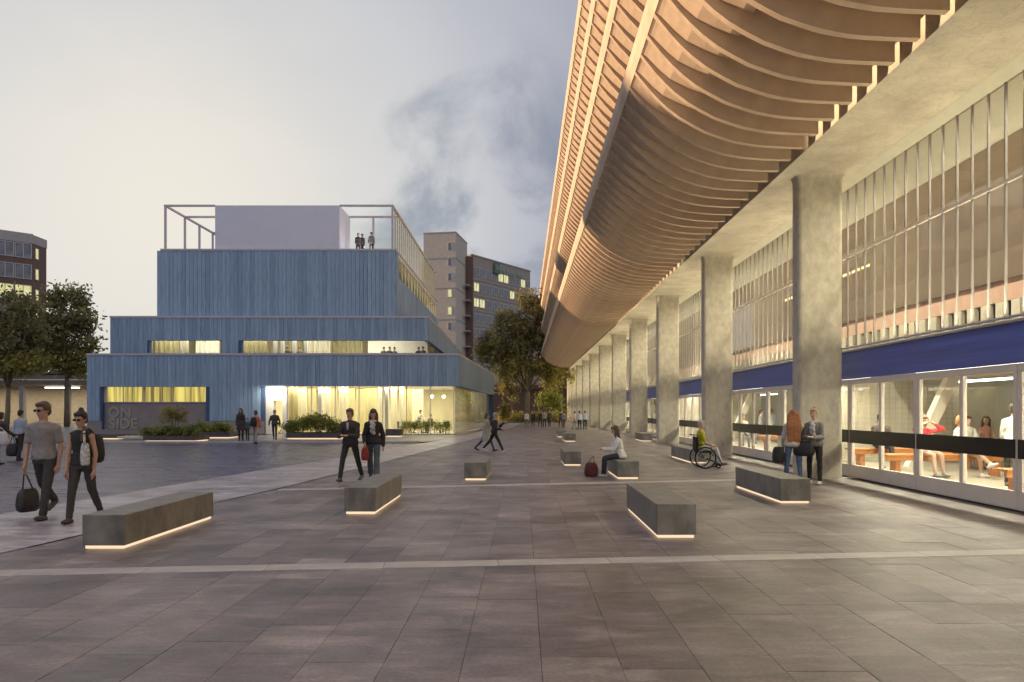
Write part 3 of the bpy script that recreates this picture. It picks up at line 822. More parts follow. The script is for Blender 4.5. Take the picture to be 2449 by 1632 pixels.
for u in (1033, 1061):
    c = (px(u,50), 50, pz(949,50)); g = MB(); g.ell(c, (.12,.12,.12)); o = part('pendant_lamp', g, M['globe'], bb, True)
    g = MB(); g.tube([(c[0],c[1],c[2]+.12),(c[0],c[1],3.24)], .008, 5); oc = part('lamp_cord', g, M['black'], bb)
# ---- middle storey
t2 = tier_group()
Y2 = 47.0; A0, A1 = px(264,Y2), px(1024.5,Y2); Z2T, Z2B = 7.87, 4.38
w1 = (px(358,Y2), px(529,Y2), 5.5, pz(814.6,Y2)); w2 = (px(578,Y2), A1+2, 5.5, pz(814.6,Y2))
g = MB()
g.box(A0, w1[0], Y2, Y2+.3, Z2B, Z2T); g.box(w1[1], w2[0], Y2, Y2+.3, Z2B, Z2T)
g.box(w1[0], w1[1], Y2, Y2+.3, w1[3], Z2T); g.box(w1[0], w1[1], Y2, Y2+.3, Z2B, 5.45)
g.box(w2[0], A1, Y2, Y2+.3, w2[3], Z2T); g.box(w2[0], A1-.5, Y2, Y2+.3, Z2B, 5.45)
g.box(A0, A0+.3, Y2+.3, 78, Z2B, Z2T); g.box(A0, A1-.4, 78, 78.3, Z2B, Z2T)
g.prism_z([(A1-.3,Y2+.3),(A1,Y2+.3),(-6.75,79),(-7.05,79)], w2[3], Z2T)
part('wall', g, M['bluecore'], t2)
boards(t2, A0, A1, Y2, 5.35, Z2T, [w1, w2])
side_boards(t2, (A1,Y2), (-6.75,79), w2[3], Z2T)
g = MB(); g.box(A0-.02, A1+.02, Y2-.08, Y2+.32, Z2T+.002, Z2T+.13)
g.prism_z([(A1-.32,Y2+.322),(A1+.05,Y2+.322),(-6.70,79),(-7.07,79)], Z2T+.002, Z2T+.13); part('coping', g, M['coping'], t2)
g = MB(); g.box(A0+.3, A1-.32, Y2+.31, 77.9, 7.2, 7.8); part('roof_slab', g, M['inwhite'], t2)
for nm, (a,b,c,d) in (('window', w1), ('window', (w2[0], A1-.02, w2[2], w2[3]))):
    o = bpy.data.objects.new('window', None); COL.objects.link(o); o.parent = t2
    g = MB(); g.box(a+.02, b-.02, Y2+.16, Y2+.17, c, d); part('window_pane', g, M['glass2'], t2)
    bpy.data.objects.remove(o)
g = MB(); g.box(A0+.3, A1-.35, 52.5, 52.6, Z2B+.01, 7.2); g.box(w1[1]+.2, w1[1]+.3, Y2+.3, 52.4, Z2B+.01, 7.2); part('gallery_back_wall', g, M['inwall'], t2)
for (u0,u1,yo,mt) in ((362,430,1.5,'curtain2'),(430,452,1.2,'curtain'),(470,525,2.5,'inwhite'),(582,640,1.2,'curtain2'),(690,720,3,'curtain2'),(735,790,2.2,'curtain'),(790,868,3.4,'curtain2'),(1020,1024,1,'curtain')):
    curtain(px(u0,Y2+yo), px(u1,Y2+yo), Y2+yo, Z2B+.02, 7.15, M[mt], 'gallery_curtain')
g = MB()
for u in (655, 672, 700, 728): g.box(px(u,Y2+1), px(u+8,Y2+1), Y2+.9, Y2+1.1, Z2B+.01, 7.15)
g.box(px(880,50), px(1022,50), 50, 50.1, Z2B+.01, 7.15)
part('gallery_column', g, M['inwhite'], t2)
area('gallery_lamp', (-17, 48.0, 7.15), (0,.45,-1), 17, 1.0, 520, (1,.93,.74), bb)
# ---- upper storey
t3 = tier_group()
Y3 = 48.5; B0, B1 = px(376,Y3), px(947,Y3); Z3T = 12.75; SB = 11.05
g = MB(); g.box(B0, B1-1.6, Y3, 72, Z2T+.05, Z3T); g.box(B1-1.6, B1, Y3, 49.3, Z2T+.05, Z3T)
g.box(B1-1.6, B1, 49.3, 72, Z2T+.05, SB); part('wall', g, M['bluecore'], t3)
boards(t3, B0, B1, Y3, 7.9, Z3T, [])
side_boards(t3, (B1,Y3), (B1,49.3), Z2T+.1, Z3T); side_boards(t3, (B1,49.3), (B1,72), Z2T+.1, SB)
g = MB(); g.box(B0+.25, B1-.12, Y3-.08, Y3+.3, Z3T+.002, Z3T+.13); g.box(B1-.12, B1+.03, Y3-.08, 72, Z3T+.002, Z3T+.14); part('coping', g, M['coping'], t3)
g = MB(); g.box(B1-1.58, B1-.02, 49.32, 72, Z3T-.25, Z3T); part('gallery_canopy', g, M['inwhite'], t3)
g = MB()
yy = 49.9
while yy < 72: g.box(B1-.12, B1-.04, yy, yy+.06, SB+.002, Z3T-.252); yy += 1.5
o = part('gallery_post', g, M['screen'], t3)
g = MB(); g.box(B1-1.59, B1-1.52, 49.35, 72, SB, Z3T-.26); part('gallery_back', g, M['brown'], t3)
area('gallery_strip_lamp', (B1-.9, 60.5, Z3T-.3), (.3,0,-1), .3, 21, 130, (1,.82,.42), bb)
# ---- roof: pale box, steel frames, screen
g = MB(); rx0, rx1 = px(514.5,Y3+.1), px(812,Y3+.1); g.box(rx0, rx1, Y3+.1, 51.6, Z3T+.01, pz(492,Y3)+.04); part('roof_box', g, M['roofbox'], bb)
area('roof_lamp', (rx1+1.9, 50.2, Z3T+.35), (-1,0,.6), .3, 2, 26, (1,.95,.85), bb)
FT = pz(491.6,Y3); fx0, fx1 = px(394,Y3), px(938,Y3)
def beam(a, b, w=.065, parent=None, mat='frame', name='roof_beam'):
    a, b = Vector(a), Vector(b); g = MB()
    d = (b-a).normalized(); u = Vector((0,0,1)) if abs(d.z) < .9 else Vector((1,0,0)); u = (u - d*u.dot(d)).normalized(); v = d.cross(u)
    vs = [p + u*sx*w + v*sy*w for p in (a,b) for sx,sy in ((-1,-1),(1,-1),(1,1),(-1,1))]
    g.add(vs, [(3,2,1,0),(4,5,6,7),(0,1,5,4),(1,2,6,5),(2,3,7,6),(3,0,4,7)])
    return part(name, g, M[mat], bb)
zb = Z3T+.14
beam((fx0,Y3+.1,zb),(fx0,Y3+.1,FT-.1)); beam((fx1,Y3+.1,zb),(fx1,Y3+.1,FT-.1))
beam((fx0-.09,Y3+.1,FT),(rx0-.01,Y3+.1,FT)); beam((rx1+.01,Y3+.1,FT),(fx1+.09,Y3+.1,FT))
for yy in (51.4, 53.7, 56.0):
    beam((fx0,yy,zb),(fx0,yy,FT-.1))
beam((fx0,Y3+.2,FT),(fx0,58.5,FT))
beam((fx0+.1,51.4,FT-.001),(rx0-.02,51.4,FT-.001)); beam((rx1+.02,51.4,FT),(fx1-.1,51.4,FT))
beam((fx0+2.1,56.0,zb),(fx0+2.1,56.0,FT-.1)); beam((fx0+.1,56.0,FT-.001),(fx0+4,56,FT-.001))
beam((px(893,51.4),51.4,zb),(px(893,51.4),51.4,FT-.1))
beam((fx1,Y3+.2,FT),(fx1,72,FT), .07, mat='screen')
y = 49.6
while y < 72:
    beam((fx1,y,Z3T+.15),(fx1,y,FT-.08), .045, mat='screen', name='screen_post'); y += .9
# a pale glass balustrade behind the frame on the terrace
g = MB(); g.box(rx1+.05, fx1-.1, 56, 56.03, Z3T+.02, FT-.4); part('terrace_glass', g, M['glass2'], bb)
# ================================================================== FAR BUILDINGS
def facade_windows(parent, p0, d, nrm, bays, z, h, wmeshes, lit, w, depth=.0):
    pass
def win_meshes(w, h, n):
    """a window of n lights: frame and glass"""
    f = MB(); t = .07
    f.box(0, w, -.06, .02, 0, t); f.box(0, w, -.06, .02, h-t, h)
    for i in range(n+1):
        x = (w-t)*i/n; f.box(x, x+t, -.055, .02, t, h-t)
    fm = f.mesh('window'); fm.materials.append(M['winframe'])
    out = []
    for m in ('dwin', 'lwin'):
        q = MB(); q.box(.02, w-.02, -.012, .0, .02, h-.02); me = q.mesh('pane'); me.materials.append(M[m]); out.append(me)
    return fm, out[0], out[1]
def put_window(ms, parent, loc, ang, lit):
    o = link('window', ms[0], None, parent, loc, (0,0,ang))
    link('pane', ms[2] if lit else ms[1], None, o)
# --- brown hotel block: slab with window bands plus a stair tower
hb = thing('office_block', 'tall brown brick office block with a stair tower behind the blue building', 'building', (-8, 140, 0))
c0, c1 = Vector((px(1130,140), 140)), Vector((px(1268,156.5), 156.5))
d = (c1-c0).normalized(); nn = Vector((d.y, -d.x)); L = (c1-c0).length; ang = math.atan2(d.y, d.x)
HT = pz(611,140)
g = MB(); mid = (c0+c1)/2 - nn*7; g.obox(mid, d, nn, L/2, 6.98, 0, HT)
g.obox(mid + d*(L/2+5), d, nn, 4.98, 6, 0, HT-4.5)
part('wall', g, M['brick'], hb)
floors = [(pz(v+24,141), pz(v,141)) for v in (640, 677, 714, 750, 786, 823, 860)]
ms = win_meshes(1.7, 1.75, 2)
nb = 5; wb = L/nb
litset = {(0,2),(0,4),(1,0),(1,3),(2,0)}
for fi, (za, zb_) in enumerate(floors):
    for b in range(nb):
        for k in range(1):
            p = c0 + d*(b*wb + .35) + nn*.02
            put_window(ms, hb, Vector((p.x, p.y, zb_-1.75)) - hb.location, ang, (fi,b) in litset)
            p = c0 + d*(b*wb + .35 + 1.85) + nn*.02
            put_window(ms, hb, Vector((p.x, p.y, zb_-1.75)) - hb.location, ang, (fi,b) in litset and (fi+b) % 3 != 1)
    g = MB(); g.obox(c0 + d*L/2 + nn*.03, d, nn, L/2, .05, za-.55, za-.42); part('string_course', g, M['concband'], hb)
g = MB(); g.obox(mid, d, nn, L/2+.1, 7.1, HT+.002, HT+.25); part('roof_edge', g, M['concband'], hb)
# tower
ta, tb = Vector((px(1013,132),132)), Vector((px(1090,131),131))
td = (tb-ta).normalized(); tn = Vector((td.y,-td.x)); TH = pz(556,131); TL = (tb-ta).length
g = MB(); g.obox((ta+tb)/2 - tn*4.5, td, tn, TL/2, 4.5, 0, TH); part('stair_tower', g, M['brickl'], hb)
for v in (618, 690, 765, 556.8):
    g = MB(); g.obox((ta+tb)/2 - tn*4.5, td, tn, TL/2+.06, 4.56, pz(v,131), pz(v,131)+.22); part('concrete_band', g, M['concband'], hb)
ms2 = win_meshes(.75, 1.5, 1)
for i, v in enumerate((599, 636, 672, 711, 753, 790)):
    p = ta + td*(TL*.76) + tn*.02
    put_window(ms2, hb, Vector((p.x,p.y,pz(v,131))) - hb.location, math.atan2(td.y,td.x), i in (3,4))
# dark slot with balconies between the tower and the block
g = MB(); g.box(px(1112,136), px(1131,139), 138.5, 141, 0, pz(612,138)); part('recess_wall', g, M['redbrick'], hb)
g = MB()
for v in (683,719,756,793,830): g.box(px(1111,135), px(1124,136), 136, 138.4, pz(v,136), pz(v,136)+.22)
part('balcony', g, M['concband'], hb)
# roof sign
M['signg'] = material('green_sign_face', (.09,.16,.12), .6, .1, 3)
M['signw'] = material('pale_sign_letters', (.30,.36,.33), .6, .05, 3)
sg = bpy.data.objects.new('roof_sign', None); COL.objects.link(sg); sg.parent = hb
ps = c0 + d*(L*.33) + nn*.3
sg.location = Vector((ps.x, ps.y, HT-2.7)) - hb.location; sg.rotation_euler = (0,0,ang)
g = MB(); g.bbox(0, 1.9, -.15, 0, .1, 2.5, .1); part('emblem', g, M['signg'], sg, world=False, loc=(0,0,0))
def flat_text(txt, parent, x, z, h, mat, name, depth=.04, y=-.05, ang=0):
    cu = bpy.data.curves.new('t', 'FONT'); cu.body = txt; cu.size = h/.7; cu.extrude = depth; cu.offset = .01*h
    ob = bpy.data.objects.new('tmp', cu); COL.objects.link(ob); bpy.context.view_layer.update()
    me = bpy.data.meshes.new_from_object(ob.evaluated_get(bpy.context.evaluated_depsgraph_get())); bpy.data.objects.remove(ob)
    return link(name, me, mat, parent, (x, y, z), (R(90),0,0))
flat_text('H', sg, .45, .6, 1.4, M['signw'], 'emblem_letter', y=-.2)
flat_text('Holiday Inn', sg, 2.2, .6, 1.25, M['signw'], 'letters')
# --- red brick block on the left
lb = thing('brick_office_block', 'red brick office block with pale window bands at the far left behind the trees', 'building', (-62, 95, 0))
q0, q1, q2 = Vector((-86.5, 78)), Vector((px(78,95.5), 95.5)), Vector((px(111,98.5), 98.5))
for nm, a, b, mt in (('wall', q0, q1, 'redbrick'), ('gable_wall', q1, q2, 'redbrick')):
    dd = (b-a).normalized(); n2 = Vector((dd.y,-dd.x)); LL = (b-a).length
    g = MB(); g.obox((a+b)/2 - n2*5, dd, n2, LL/2 - (.003 if nm == 'wall' else 0), 5, 0, pz(583,95.5)); part(nm, g, M[mt], lb)
    g = MB(); g.obox((a+b)/2 - n2*5, dd, n2, LL/2 + .05, 5.06, pz(583,95.5)+.002, pz(583,95.5)+(1.3 if nm == 'wall' else 1.2)); part('roof_band', g, M['concband'], lb)
dd = (q1-q0).normalized(); n2 = Vector((dd.y,-dd.x)); LL = (q1-q0).length; an2 = math.atan2(dd.y,dd.x)
ms3 = win_meshes(1.9, 2.0, 2)
zt = pz(583,95.5)
for fi in range(6):
    for b in range(int(LL/2.0)):
        p = q1 - dd*((b+1)*2.0) + n2*.03
        if p.x < -78: continue
        put_window(ms3, lb, Vector((p.x,p.y,zt-2.1-fi*2.85)) - lb.location, an2, (fi == 1 and b > 1 and b < 6) or (fi == 2 and b < 3) or (fi == 3 and b > 5))
dd2 = (q2-q1).normalized(); n3 = Vector((dd2.y,-dd2.x))
for fi in range(4):
    p = q1 + dd2*.5 + n3*.03
    put_window(win_meshes(.7,1.5,1), lb, Vector((p.x,p.y,zt-2.0-fi*2.85)) - lb.location, math.atan2(dd2.y,dd2.x), True)
# --- unseen blocks added left of the square: they keep the low sun off the ground
def street_block(label, y0, y1, h, mt):
    t = thing('street_building', label, 'building', (-68, (y0+y1)/2, 0))
    g = MB(); g.box(-76, -62, y0, y1, 0, h-.4); part('wall', g, M[mt], t)
    g = MB(); g.box(-76.1, -61.85, y0+.002, y1-.002, h-.398, h); part('roof_edge', g, M['concband'], t)
    w_ = win_meshes(2.2, 1.7, 2); n = int((y1-y0)/3.1)
    for fi in range(int((h-3)/3.2)):
        for k in range(n): put_window(w_, t, Vector((-61.98, y0 + (k+.5)*(y1-y0)/n - 1.1, 1.2+3.2*fi)) - t.location, R(90), (fi*7+k*3) % 11 == 0)
street_block('brown brick office building nearest the viewer on the left side street', -30, 23.3, 17.9, 'brickl')
street_block('taller dark brick office building in the left side street', 23.4, 33.8, 20.9, 'redbrick')
street_block('brown brick office building in the middle of the left side street', 33.9, 67.2, 17.9, 'brick')
street_block('tall pale brick office building at the far end of the left side street', 67.3, 79, 22.5, 'brickl')
# --- low car park at the left, cars on its open deck
cp = thing('car_park', 'low car park behind the left trees with cars on its open deck', 'building', (-62, 82, 0))
g = MB(); g.box(-110, -44.5, 80, 100, 4.6, 4.95); g.box(-110,-44.5, 80, 80.2, 4.95, 5.7); part('deck', g, M['dark_conc'], cp)
g = MB(); g.box(-110, -44.5, 88, 88.4, 0, 4.6); part('back_wall', g, M['brickl'], cp)
g = MB()
xx = -110
while xx < -44: g.box(xx, xx+.5, 80.1, 80.6, 0, 4.6); xx += 5.2
part('pillars', g, M['concband'], cp)['kind'] = 'stuff'
g = MB(); g.box(-110,-44.6, 79.94, 79.995, 5.1, 5.25); part('rail', g, M['cream'], cp)
g = MB()
for xx in (-100,-84,-71,-57): g.box(xx, xx+4, 83, 83.2, 4.3, 4.42)
part('ceiling_lamp', g, M['tube'], cp)
area('car_park_lamp', (-62, 84, 4.4), (0,0,-1), 34, 1.0, 900, (1,.84,.50), cp)
M['carp'] = [material('car_paint_%s' % n, c, .25, .03, 2) for n, c in (('dark', (.02,.02,.022)), ('silver', (.42,.43,.44)), ('white', (.72,.72,.70)))]
def car(loc, rz, k, label):
    t = thing('parked_car', label, 'car', loc, rz, 'cars on the car park deck')
    prof = [(-2.1,.35),(-2.15,.75),(-1.9,.92),(-1.3,.98),(-.75,1.42),(.75,1.45),(1.5,1.0),(2.1,.85),(2.18,.4)]
    g = MB(); g.prism_y([(a,b) for a,b in prof][::-1], -.85, .85); part('body', g, M['carp'][k], t, world=False, loc=(0,0,0))
    g = MB(); g.prism_y([(-1.2,1.0),(-.72,1.36),(.70,1.39),(1.35,1.02)][::-1], -.862, .862); part('window', g, M['dwin'], t, world=False, loc=(0,0,0))
    for sx in (-1.3, 1.3):
        for sy in (-.8, .8):
            g = MB(); g.torus((0,0,0), (0,1,0), .22, .10, 16, 6); g.cap((0,-.05,0),(0,.05,0),.16,.16,10,1)
            part('wheel', g, M['black'], t, world=False, loc=(sx, sy, .32))
for i, (xx, k, lab) in enumerate(((-61.5,0,'dark car parked on the car park deck between the two left trees'),(-54.5,0,'second dark car on the car park deck right of the left trunk'),(-68.5,2,'white car at the left end of the car park deck'),(-48.0,1,'silver car nearest the blue building on the car park deck'))):
    car((xx, 82.5, 4.95), R(rng.choice((0,180))), k, lab)
# --- dark wall and roadway behind the tree at the end of the plaza
g = MB(); g.box(-7, 26, 118, 119, 0, 5.2); g.box(-7, 26, 117.6, 119.4, 5.2, 6.0)
o = tag(part('retaining_wall', g, M['redbrick'], thing('boundary_wall', 'dark long brick wall closing the plaza behind the big tree', 'wall', (9,118,0))), None)

# ================================================================== TREES AND PLANTS
def leaves(blobs, n, size, seed, flat=.5):
    """leaf-size faces gathered in clumps spread through the blobs (centre, radii)"""
    r = np.random.default_rng(seed); vs = []; fs = []
    tot = sum(b[1][0]*b[1][1]*b[1][2] for b in blobs)
    for c, rad in blobs:
        k = max(30, int(n * rad[0]*rad[1]*rad[2]/tot))
        ncl = max(4, k//26)
        u = r.normal(size=(ncl,3)); u /= np.linalg.norm(u, axis=1)[:,None]
        u *= (r.random((ncl,1))**.45); cl = np.array(c) + u*np.array(rad)
        which = r.integers(0, ncl, k)
        pos = cl[which] + r.normal(size=(k,3))*size*1.9
        a = r.normal(size=(k,3)); a /= np.linalg.norm(a, axis=1)[:,None]
        b = r.normal(size=(k,3)); b -= a*(a*b).sum(1)[:,None]; b /= np.linalg.norm(b, axis=1)[:,None]
        s = size*(.6 + .8*r.random((k,1)))
        q = np.stack([pos - a*s, pos + b*s*flat, pos + a*s, pos - b*s*flat], 1)
        o = len(vs); vs += q.reshape(-1,3).tolist()
        fs += [(o+4*i, o+4*i+1, o+4*i+2, o+4*i+3) for i in range(k)]
    g = MB(); g.v = [tuple(v) for v in vs]; g.f = fs; g.m = [0]*len(fs); return g
def limbs(g, base, tips, r0, fork, seed):
    r = random.Random(seed); base = Vector(base); f = Vector(fork)
    g.tube([base, base.lerp(f,.4)+Vector((r.uniform(-.1,.1),0,0)), f], [r0*1.25, r0, r0*.8], 9)
    for t in tips:
        t = Vector(t); m = f.lerp(t,.5) + Vector((r.uniform(-.3,.3), r.uniform(-.3,.3), .35))
        g.tube([f - Vector((0,0,.15)), m, t], [r0*.62, r0*.36, r0*.10], 7)
        for k in range(2):
            e = m.lerp(t,.3+.3*k) ; e2 = e + Vector((r.uniform(-1,1), r.uniform(-1,1), r.uniform(.3,1)))*1.1
            g.tube([e, e2], [r0*.22, r0*.05], 5)
def tree(name, label, base, tips, fork, r0, crowns, seed, group=None):
    t = thing(name, label, 'tree', base, 0, group)
    g = MB(); limbs(g, base, tips, r0, fork, seed); part('trunk', g, M['bark'], t, True)
    for i, (mt, blobs, n, size) in enumerate(crowns):
        o = part('crown', leaves(blobs, n, size, seed+i), M[mt], t)
def bl(u, v, Y, ru, rv, ry=None):
    s = Y/FPX; return ((px(u,Y), Y, pz(v,Y)), (ru*s, (ry or ru)*s, rv*s))
YT = 68
tree('broadleaf_tree', 'dark broadleaf tree close beside the left wall of the blue building', (px(160,YT),YT,0),
     [(px(u,YT),YT+rng.uniform(-1.5,1.5),pz(v,YT)) for u,v in ((110,780),(150,730),(190,720),(215,790),(130,850),(200,860),(225,840))], (px(160,YT),YT,pz(905,YT)), .22,
     [('leaf', [bl(135,715,YT,26,32), bl(182,715,YT,24,36), bl(215,765,YT,22,34), bl(165,780,YT,36,34), bl(110,785,YT,34,36), bl(205,820,YT,24,24), bl(140,830,YT,36,24)], 6800, .20),
      ('leafy', [bl(150,868,YT,42,26), bl(215,850,YT,24,26), bl(195,885,YT,26,22), bl(108,860,YT,30,22)], 2300, .19)], 11, 'trees left of the blue building')  # low leaves yellowed to carry warm lamp light from below
YT = 62
tree('broadleaf_tree', 'broadleaf tree with a pale forked trunk at the left edge of the square', (px(14,YT),YT,0),
     [(px(u,YT),YT+rng.uniform(-1.5,1.5),pz(v,YT)) for u,v in ((-40,780),(10,740),(50,720),(75,800),(-10,850),(60,860))], (px(20,YT),YT,pz(925,YT)), .20,
     [('leaf', [bl(15,705,YT,18,22), bl(60,735,YT,34,30), bl(10,780,YT,36,36), bl(75,790,YT,34,36), bl(-45,770,YT,36,50), bl(35,830,YT,44,26)], 6000, .19),
      ('leafy', [bl(45,870,YT,46,24), bl(-5,880,YT,36,26), bl(92,868,YT,26,24)], 2300, .18)], 23, 'trees left of the blue building')  # lower crown yellowed for the warm light under it
YT = 92
tree('plane_tree', 'large spreading tree with a forked pale trunk at the end of the plaza', (px(1262,YT),YT,0),
     [(px(u,YT),YT+rng.uniform(-3,3),pz(v,YT)) for u,v in ((1180,850),(1200,790),(1245,720),(1290,720),(1300,800),(1325,880),(1220,890),(1285,860))], (px(1263,YT),YT,pz(935,YT)), .34,
     [('leaf', [bl(1262,722,YT,30,32), bl(1295,750,YT,34,40), bl(1215,770,YT,38,30), bl(1255,800,YT,50,36), bl(1180,815,YT,36,34), bl(1305,815,YT,36,34), bl(1225,840,YT,50,30), bl(1165,840,YT,28,30)], 11500, .22),
      ('leafy', [bl(1170,850,YT,30,30), bl(1215,880,YT,52,26), bl(1275,880,YT,44,28), bl(1315,875,YT,40,32), bl(1335,905,YT,36,28), bl(1190,780,YT,14,16), bl(1240,850,YT,14,14)], 4200, .22)], 31)  # yellow clusters put the warm light into the leaf colour
# background trees and shrubs beyond the plaza
YT = 112
tree('far_tree', 'pale green small tree behind the far end of the column row', (px(1345,YT),YT,0), [(px(u,YT),YT,pz(v,YT)) for u,v in ((1325,890),(1350,870),(1375,900))], (px(1345,YT),YT,pz(950,YT)), .2,
     [('leafy', [bl(1345,890,YT,34,30), bl(1322,915,YT,26,22), bl(1375,905,YT,26,26)], 2600, .24)], 41)
YT = 108
tree('far_tree', 'bushy small tree just right of the blue building end pier', (px(1205,YT),YT,0), [(px(u,YT),YT,pz(v,YT)) for u,v in ((1195,900),(1215,910))], (px(1205,YT),YT,pz(960,YT)), .15,
     [('leaf', [bl(1205,905,YT,24,36), bl(1225,935,YT,20,26)], 1500, .22), ('leafy', [bl(1212,925,YT,18,24)], 600, .2)], 43)
def shrub(name, label, blobs, n, size, seed, mt='leafg', group=None, base=None, cat='shrub'):
    t = thing(name, label, cat, base or (blobs[0][0][0], blobs[0][0][1], 0), 0, group)
    part('foliage', leaves(blobs, n, size, seed, .42), M[mt], t)
    g = MB(); r = random.Random(seed); b = t.location
    for c, rad in blobs:
        for k in range(3): g.tube([(c[0]+r.uniform(-.2,.2)*rad[0], c[1], b[2]), (c[0]+r.uniform(-.6,.6)*rad[0], c[1]+r.uniform(-.5,.5)*rad[1], c[2]+rad[2]*.5)], [.012,.004], 5)
    part('stem', g, M['bark'], t); return t
Yh = 98
shrub('hedge', 'long yellow green hedge under the big tree at the end of the plaza', [bl(u,1000,Yh,22,15) for u in range(1200,1345,18)], 4200, .14, 51, 'leafy', cat='hedge')
shrub('bush', 'round green bush right of the big tree trunk', [bl(1315,955,Yh-2,32,20), bl(1340,968,Yh-2,20,16)], 1800, .2, 53, 'leafg', cat='bush')
shrub('bush', 'yellowish upright bush left of the big tree trunk', [bl(1208,985,Yh-3,12,26)], 700, .17, 54, 'leafy', cat='bush')

# ================================================================== PLANTERS in front of the blue building
def planter(name, label, u0, u1, vt, vb, Y, dep, lit=True, mat='plinth', z0=.05, group='planters in front of the blue building', cat='planter'):
    x0, x1 = px(u0,Y), px(u1,Y); zt = pz(vt,Y)
    t = thing(name, label, cat, ((x0+x1)/2, Y+dep/2, z0), 0, group)
    g = MB()
    if cat == 'planter':
        th = .08
        g.box(x0,x1,Y,Y+th,z0+.06,zt); g.box(x0,x1,Y+dep-th,Y+dep,z0+.06,zt); g.box(x0,x0+th,Y+th,Y+dep-th,z0+.06,zt); g.box(x1-th,x1,Y+th,Y+dep-th,z0+.06,zt); g.box(x0+th,x1-th,Y+th,Y+dep-th,z0+.06,zt-.08)
    else: g.bbox(x0,x1,Y,Y+dep,z0+.06,zt,.01)
    part('trough' if cat == 'planter' else 'block', g, M[mat], t)
    if lit:
        g = MB(); g.box(x0+.05,x1-.05,Y+.05,Y+dep-.05,z0+.004,z0+.045); part('light_strip', g, M['led'], t)
    return t
M['darkstone'] = material('dark_planter_stone', (.085,.068,.080), .55, .3, 3, 6, bump=.2)
planter('planter', 'long dark stone planter with low bright shrubs under the small bare tree', 342, 467, 1043, 1063, 34.9, 1.6, True, 'darkstone')
planter('planter', 'dark stone planter set further back at the middle of the blue wall', 466, 548, 1034, 1051, 39.4, 1.5, True, 'darkstone')
planter('planter', 'long dark stone planter in front of the bright entrance glazing', 684, 812, 1036, 1053, 38.2, 1.7, True, 'darkstone')
planter('lit_bench', 'short dark stone bench lit along its foot before the cafe glass', 922, 958, 1027, 1047, 41.5, .9, True, 'darkstone', group=None, cat='bench')
planter('wall_bench', 'dark low stone bench beneath the sign wall', 236, 279, 1041, 1053, 38.0, .8, True, 'darkstone', group=None, cat='bench')
M['palebench'] = material('pale_stone_bench', (.70,.62,.46), .5, .08, 2)  # cream colour stands in for the glowing strip along this bench
planter('wall_bench', 'pale cream stone bench right of the dark bench beneath the sign', 280, 341, 1044, 1051, 37.6, .8, False, 'palebench', group=None, cat='bench')
shrub('shrub', 'low bright green shrubs along the front planter', [bl(u,1034,35.6,24,11,14) for u in (362,385,410,436,456)], 4200, .06, 61, base=(px(400,35.6),35.6,.35))
shrub('shrub', 'low dark green shrubs filling the planter set further back', [bl(u,1026,40.1,18,12,14) for u in (480,500,522,538)], 3200, .065, 62, base=(px(505,40.1),40.1,.35))
shrub('shrub', 'leafy green shrubs in the planter at the bright entrance', [bl(u,v,39,22,s,16) for u,v,s in ((690,1024,10),(715,1016,14),(742,1010,18),(768,1012,18),(795,1018,14),(812,1024,10))], 5200, .07, 63, base=(px(750,39),39,.35))
shrub('shrub', 'loose green plants standing along the cafe glass', [bl(u,1018,45.2,13,12,9) for u in (968,985,1003,1022,1045,1066)], 1700, .06, 64, base=(px(1015,45.2),45.2,.05))
tt = thing('small_tree', 'small thin leaved tree standing in the front planter before the sign wall', 'tree', (px(415,35.8),35.8,.4))
g = MB(); b0 = Vector((px(418,35.8),35.8,.4)); 
for k in range(7):
    a = R(51*k); e = b0 + Vector((math.cos(a)*.45, math.sin(a)*.35, 1.0+.12*k)); g.tube([b0+Vector((math.cos(a)*.05,0,0)), b0.lerp(e,.5)+Vector((0,0,.12)), e], [.022,.014,.005], 5)
part('trunk', g, M['bark'], tt)
part('crown', leaves([bl(417,988,35.8,31,20,24), bl(400,1000,35.8,18,15,14), bl(436,998,35.8,16,14,14)], 2200, .042, 71), M['leafy'], tt)

# ================================================================== STONE BENCHES
def stone_bench(label, x0, x1, y0, y1, h=.41, z=0):
    t = thing('stone_bench', label, 'bench', ((x0+x1)/2, (y0+y1)/2, z), 0, 'grey stone block benches on the plaza')
    g = MB(); g.bbox(x0,x1,y0,y1,z+.05,z+h,.008); part('block', g, M['stonebench'], t)
    g = MB(); g.box(x0+.025,x1-.025,y0+.025,y1-.025,z+.012,z+.048); part('light_strip', g, M['led'], t)
stone_bench('long grey stone bench at the left in front of the woman in black', -5.07, -4.58, 8.0, 10.3, .405)
stone_bench('grey stone bench before the couple walking in the middle', -2.75, -2.265, 10.7, 13.0, .42)
stone_bench('grey stone bench near the walking pair in coats', -1.35, -.84, 15.95, 18.2, .415)
stone_bench('nearest grey stone bench right of the middle of the plaza', 1.665, 2.165, 8.69, 11.2, .437)
stone_bench('grey stone bench before the two talking women', 4.42, 4.94, 11.95, 14.5, .435)
stone_bench('grey stone bench with the woman in white sitting on its end', 2.2, 2.71, 16.24, 18.2, .42)
stone_bench('small looking stone bench left of the seated woman', 1.19, 1.69, 20.2, 22.3, .42)
stone_bench('grey stone bench behind the wheelchair user', 5.1, 5.62, 21.1, 24.0, .42)
stone_bench('far stone bench near the group in white shirts', 2.16, 2.72, 36.0, 38.3, .42)
stone_bench('farthest stone bench on the plaza', 2.1, 2.6, 42.0, 44.3, .42)
stone_bench('stone bench between the columns beyond the wheelchair user', 6.2, 6.72, 36.3, 38.6, .42)

